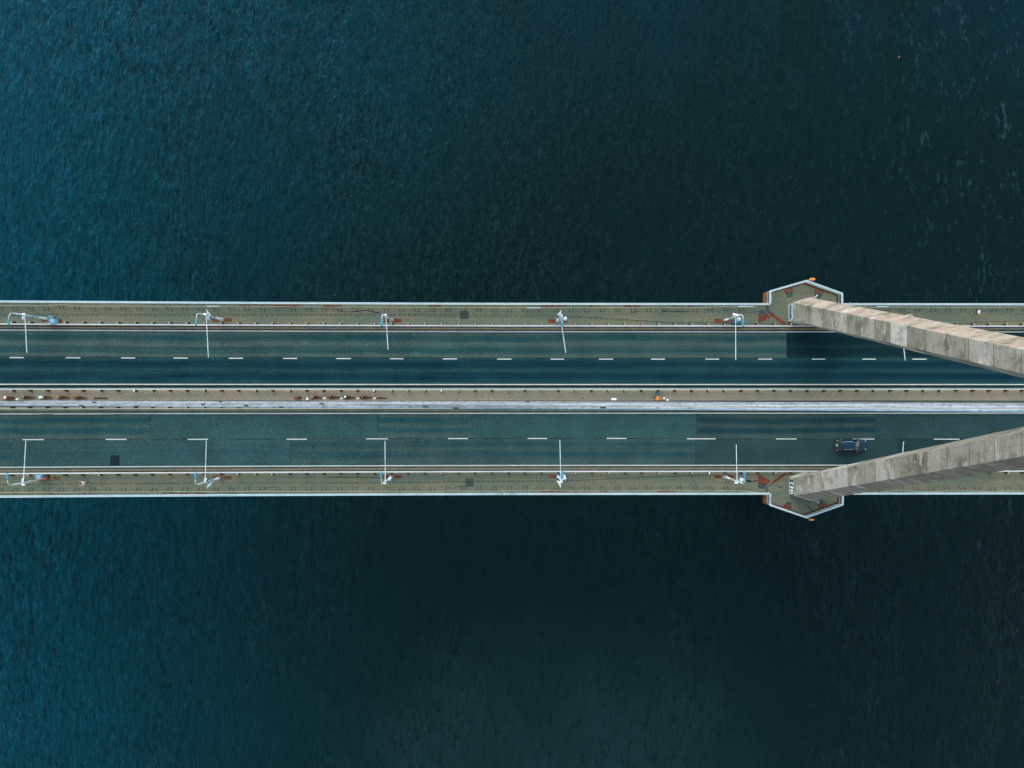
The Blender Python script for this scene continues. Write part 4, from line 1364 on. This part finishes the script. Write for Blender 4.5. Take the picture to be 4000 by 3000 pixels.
# ------------------------------------------------------------------ car
def car():
    paint = plain('blue_car_paint', (.0005, .030, .060), .40, .08, 2.0)
    paint.node_tree.nodes['Principled BSDF'].inputs['Coat Weight'].default_value = .0
    paint.node_tree.nodes['Principled BSDF'].inputs['Specular IOR Level'].default_value = .25
    glass = plain('car_glass', (.006, .012, .014), .08, .1, 2.0)
    screen = plain('car_windscreen', (.05, .06, .05), .06, .2, 2.0, stain=(.30, .26, .16), stain_amt=(.45, .6), stain_scale=2.2)  # the beige patches are a reflection painted into the glass
    red = plain('tail_lamp_red', (.75, .06, .03), .3, .1, 3.0)
    pale = plain('number_plate', (.30, .55, .58), .5, .1, 3.0)
    tyre = plain('tyre_rubber', (.01, .012, .012), .9, .2, 4.0)
    c0, c1 = P(3258, 1738), P(3376, 1738)
    c = (c0 + c1) / 2
    L = (c1 - c0).length / 2
    t = thing('car', 'dark blue hatchback with red tail lamps driving right in the lower carriageway', 'car', c)
    W = .86
    secs = [(-L, .70, .38, .72), (-L + .10, .80, .30, .95), (-L + .5, .855, .22, .98), (-.8, W, .2, .97), (.4, W, .2, .95), (1.0, .85, .2, .93), (L - .5, .81, .24, .84), (L - .15, .72, .3, .70), (L, .60, .38, .58)]
    bm = B()
    rings = []
    for x, w, zb, zt in secs:
        prof = [(-w * .92, zb), (-w, zb + .1), (-w, zb + (zt - zb) * .6), (-w * .94, zt - .05), (-w * .80, zt), (0, zt + .025), (w * .80, zt), (w * .94, zt - .05), (w, zb + (zt - zb) * .6), (w, zb + .1), (w * .92, zb)]
        rings.append([bm.verts.new(c + Vector((x, y, z))) for y, z in prof])
    n = len(rings[0])
    for i in range(len(rings) - 1):
        for k in range(n):
            bm.faces.new((rings[i][k], rings[i][(k + 1) % n], rings[i + 1][(k + 1) % n], rings[i + 1][k]))
    bm.faces.new(rings[0]); bm.faces.new(rings[-1][::-1])
    # cabin with crowned roof
    base = [(-L + .16, .74, .95), (-L + .55, .78, .96), (.2, .78, .95), (1.02, .70, .93)]
    roof = [(-L + .50, .54, 1.44), (-L + .85, .60, 1.49), (.0, .60, 1.50), (.28, .54, 1.44)]
    bv = [[bm.verts.new(c + Vector((x, s * w, z))) for x, w, z in base] for s in (-1, 1)]
    rv = [[bm.verts.new(c + Vector((x, s * w, z))) for x, w, z in roof] for s in (-1, 1)]
    mv = [bm.verts.new(c + Vector((x, 0, z + .03))) for x, w, z in roof]
    for s in (0, 1):
        for i in range(3):
            bm.faces.new((bv[s][i], bv[s][i + 1], rv[s][i + 1], rv[s][i]))
            bm.faces.new((rv[s][i], rv[s][i + 1], mv[i + 1], mv[i]))
    for i in (0, 3):
        bm.faces.new((bv[0][i], rv[0][i], mv[i], rv[1][i], bv[1][i]))
    obj('body', bm, paint, t, True)
    def quad(name, pts, m, off):
        a, b_, d = [Vector(q) for q in pts[:3]]
        nn = (b_ - a).cross(d - a).normalized()
        cen = sum((Vector(q) for q in pts), Vector()) / len(pts)
        if nn.dot(cen - Vector((-.4, 0, .9))) < 0:
            nn = -nn
        bm = B()
        o1 = [bm.verts.new(c + Vector(q) + nn * off) for q in pts]
        o2 = [bm.verts.new(c + Vector(q) - nn * .02) for q in pts]
        bm.faces.new(o1)
        for i in range(len(pts)):
            j = (i + 1) % len(pts)
            bm.faces.new((o1[i], o1[j], o2[j], o2[i]))
        return obj(name, bm, m, t)
    quad('windscreen', [(.99, -.64, .95), (.99, .64, .95), (.34, .52, 1.41), (.34, -.52, 1.41)], screen, .03)
    quad('rear_window', [(-L + .19, -.64, 1.0), (-L + .19, .64, 1.0), (-L + .46, .5, 1.40), (-L + .46, -.5, 1.40)], glass, .03)
    for s in (-1, 1):
        quad('side_window', [(-L + .5, s * .765, 1.0), (-.45, s * .775, 1.0), (-.45, s * .61, 1.43), (-L + .75, s * .60, 1.43)], glass, .02)
        quad('side_window', [(-.38, s * .775, 1.0), (.8, s * .745, .99), (.22, s * .585, 1.43), (-.38, s * .61, 1.43)], glass, .02)
        bm = B(); box(bm, c + Vector((-L + .09, s * .66, .82)), (.20, .22, .30)); bmesh.ops.bevel(bm, geom=bm.edges[:], offset=.05, segments=2, affect='EDGES'); obj('tail_lamp', bm, red, t)
        bm = B(); box(bm, c + Vector((L - .16, s * .58, .62)), (.24, .24, .14)); bmesh.ops.bevel(bm, geom=bm.edges[:], offset=.05, segments=2, affect='EDGES'); obj('headlight', bm, M['lamp_glass'], t)
        bm = B(); box(bm, c + Vector((.72, s * .93, 1.0)), (.14, .18, .12)); bmesh.ops.bevel(bm, geom=bm.edges[:], offset=.03, segments=2, affect='EDGES'); obj('wing_mirror', bm, paint if s > 0 else red, t)
        bm = B(); tube(bm, [c + Vector((-L + .8, s * .57, 1.52)), c + Vector((-.1, s * .57, 1.535))], .022, 6); obj('roof_rail', bm, M['pole'], t)
        for x in (-1.3, 1.32):
            bm = B(); tube(bm, [c + Vector((x, s * .66, .31)), c + Vector((x, s * .865, .31))], .31, 18); wh = obj('wheel', bm, tyre, t)
            bm = B(); tube(bm, [c + Vector((x, s * .80, .31)), c + Vector((x, s * .878, .31))], .2, 14); obj('rim', bm, M['galv'], wh)
    bm = B(); box(bm, c + Vector((-L - .005, 0, .66)), (.03, .46, .12)); box(bm, c + Vector((-L + .05, 0, .965)), (.16, .36, .02)); obj('number_plate', bm, pale, t)
    bm = B(); box(bm, c + Vector((-L + .01, 0, .42)), (.10, 1.30, .16)); bmesh.ops.bevel(bm, geom=bm.edges[:], offset=.03, segments=2, affect='EDGES'); obj('bumper', bm, M['dark'], t)
    return t
car()

# ------------------------------------------------------------------ people
SKIN = plain('skin', (.50, .26, .17), .6, .1, 6.0)
HAIR = plain('dark_hair', (.012, .010, .009), .7, .3, 9.0)
HAIRB = plain('brown_hair', (.09, .035, .018), .7, .3, 9.0)
SHIRT = plain('white_shirt', (.80, .82, .84), .8, .06, 6.0)
TROUS = plain('navy_trousers', (.006, .016, .045), .85, .2, 6.0)
TROUSB = plain('black_trousers', (.008, .010, .012), .85, .2, 6.0)
SHOE = plain('white_shoe', (.75, .78, .8), .6, .1, 6.0)
def skin_obj(name, verts, edges, radii, mat, parent, M4, sub=1):
    me = bpy.data.meshes.new(name)
    me.from_pydata([M4 @ Vector(v) for v in verts], edges, [])
    o = bpy.data.objects.new(name, me)
    COL.objects.link(o)
    me.materials.append(mat)
    o.parent = parent
    o.matrix_parent_inverse = Matrix.Translation(parent.location).inverted()
    sk = o.modifiers.new('skin', 'SKIN')
    me.skin_vertices.new() if not me.skin_vertices else None
    for i, r in enumerate(radii):
        rr = r if isinstance(r, tuple) else (r, r)
        me.skin_vertices[0].data[i].radius = rr
        me.skin_vertices[0].data[i].use_root = (i == 0)
    sk.use_smooth_shade = True
    s = o.modifiers.new('sub', 'SUBSURF')
    s.levels = s.render_levels = sub
    return o
def chains(cs):
    verts, edges, radii = [], [], []
    idx = {}
    def put(p, r):
        key = tuple(round(q, 4) for q in p)
        if key not in idx:
            idx[key] = len(verts)
            verts.append(p)
            radii.append(r)
        return idx[key]
    for ch in cs:
        prev = None
        for p, r in ch:
            i = put(p, r)
            if prev is not None and prev != i:
                edges.append((prev, i))
            prev = i
    return verts, edges, radii
def person(label, at, heading, arms, stride, hair, trous, lean=0.0, shirt=SHIRT):
    """local frame: +x is the walking direction, z up; 1.75 m tall"""
    p = Vector(at)
    t = thing('person', label, 'person', p)
    M4 = Matrix.Translation(p) @ Matrix.Rotation(heading, 4, 'Z') @ Matrix.Rotation(lean, 4, 'Y')
    pel, wai, che, nec, chin, head = (0, 0, .95), (.01, 0, 1.10), (.03, 0, 1.30), (.03, 0, 1.46), (.05, 0, 1.53), (.055, 0, 1.64)
    legs = []
    for s, st in ((1, stride), (-1, -stride)):
        hip = (0, s * .09, .90)
        knee = (.5 * st + .05, s * .095, .50)
        ank = (1.0 * st - (.08 if st < 0 else 0), s * .095, .10 + (.06 if st < 0 else 0))
        legs.append((s, hip, knee, ank))
    body = [[(pel, (.15, .11)), (wai, (.135, .095)), (che, (.165, .11)), (nec, .055), (chin, .07), (head, (.085, .10)), ((.05, 0, 1.72), .06)]]
    hands = []
    for s in (1, -1):
        el, wr, up = arms[s]
        sh = (.03, s * .18, 1.40)
        d = (Vector(wr) - Vector(el)).normalized()
        palm = tuple(Vector(wr) + d * .08)
        body.append([(che, (.165, .11)), (sh, .058), (el, .043), (wr, .028), (palm, (.032, .018))])
        side = d.cross(Vector((0, 0, 1)))
        side = side.normalized() if side.length > .1 else Vector((0, 1, 0))
        for k, ln in enumerate((.072, .082, .078, .062)):
            off = side * (.021 * (k - 1.5))
            a = Vector(palm) + off + d * .01
            body.append([(palm, (.032, .018)), (tuple(a), .009), (tuple(a + d * ln * .55), .0085), (tuple(a + d * ln * .9 + Vector((0, 0, -.018))), .0075)])
        th = Vector(wr) + d * .03 + side * .03 * -s
        body.append([(wr, .028), (tuple(th), .010), (tuple(th + d * .05 - side * .015 * s), .009)])
    for s, hip, knee, ank in legs:
        body.append([(pel, (.15, .11)), (hip, .085), (knee, .052), (ank, .036), ((ank[0] + .10, ank[1], ank[2] - .06), (.038, .03))])
    v, e, r = chains(body)
    skin_obj('body', v, e, r, SKIN, t, M4)
    # clothes
    sh = [[((0, 0, .93), (.168, .128)), (wai, (.152, .112)), (che, (.183, .128)), ((.03, 0, 1.42), (.09, .075))]]
    for s in (1, -1):
        el, wr, up = arms[s]
        a = Vector((.03, s * .18, 1.40))
        sh.append([(che, (.183, .128)), (tuple(a), .075), (tuple(a.lerp(Vector(el), up)), .06)])
    v, e, r = chains(sh)
    skin_obj('shirt', v, e, r, shirt, t, M4)
    tr = [[((0, 0, .97), (.160, .12)), (pel, (.165, .125))]]
    for s, hip, knee, ank in legs:
        tr.append([(pel, (.165, .125)), (hip, .098), (knee, .066), ((ank[0], ank[1], ank[2] + .05), .052)])
    v, e, r = chains(tr)
    skin_obj('trousers', v, e, r, trous, t, M4)
    for s, hip, knee, ank in legs:
        v, e, r = chains([[((ank[0] - .05, ank[1], ank[2] - .05), (.045, .04)), ((ank[0] + .06, ank[1], ank[2] - .055), (.048, .04)), ((ank[0] + .17, ank[1], ank[2] - .07), (.04, .025))]])
        skin_obj('shoe', v, e, r, SHOE, t, M4)
    bm = B()
    bmesh.ops.create_uvsphere(bm, u_segments=14, v_segments=10, radius=1, matrix=M4 @ Matrix.Translation((.035, 0, 1.665)) @ Matrix.Diagonal((.105, .09, .10, 1)))
    obj('hair', bm, hair, t, True)
    # face: nose, eyes, mouth, ears
    bm = B()
    for q, sx in (((.145, 0, 1.625), (.018, .012, .022)), ((.06, .088, 1.63), (.02, .012, .03)), ((.06, -.088, 1.63), (.02, .012, .03))):
        bmesh.ops.create_uvsphere(bm, u_segments=8, v_segments=6, radius=1, matrix=M4 @ Matrix.Translation(q) @ Matrix.Diagonal((*sx, 1)))
    obj('face', bm, SKIN, t, True)
    bm = B()
    for q, sx in (((.137, .033, 1.645), (.008, .013, .008)), ((.137, -.033, 1.645), (.008, .013, .008)), ((.132, 0, 1.575), (.008, .025, .006))):
        bmesh.ops.create_uvsphere(bm, u_segments=8, v_segments=6, radius=1, matrix=M4 @ Matrix.Translation(q) @ Matrix.Diagonal((*sx, 1)))
    obj('eyes_mouth', bm, HAIR, t, True)
    return t
person('person in white top and black trousers striding left with both arms stretched ahead, lower pavement', P(347, 1884.5, .15), R(180),
       {1: ((.28, .25, 1.30), (.50, .17, 1.34), .85), -1: ((.26, -.24, 1.28), (.48, -.26, 1.33), .85)}, .32, HAIR, TROUSB, .06)
person('person in white shirt and navy trousers walking right on the upper pavement beyond the pylon', P(3803, 1222.5, .15), R(0),
       {1: ((-.08, .30, 1.16), (.06, .32, .95), .6), -1: ((-.02, -.31, 1.15), (.16, -.27, .98), .6)}, .20, HAIRB, TROUS, .03)
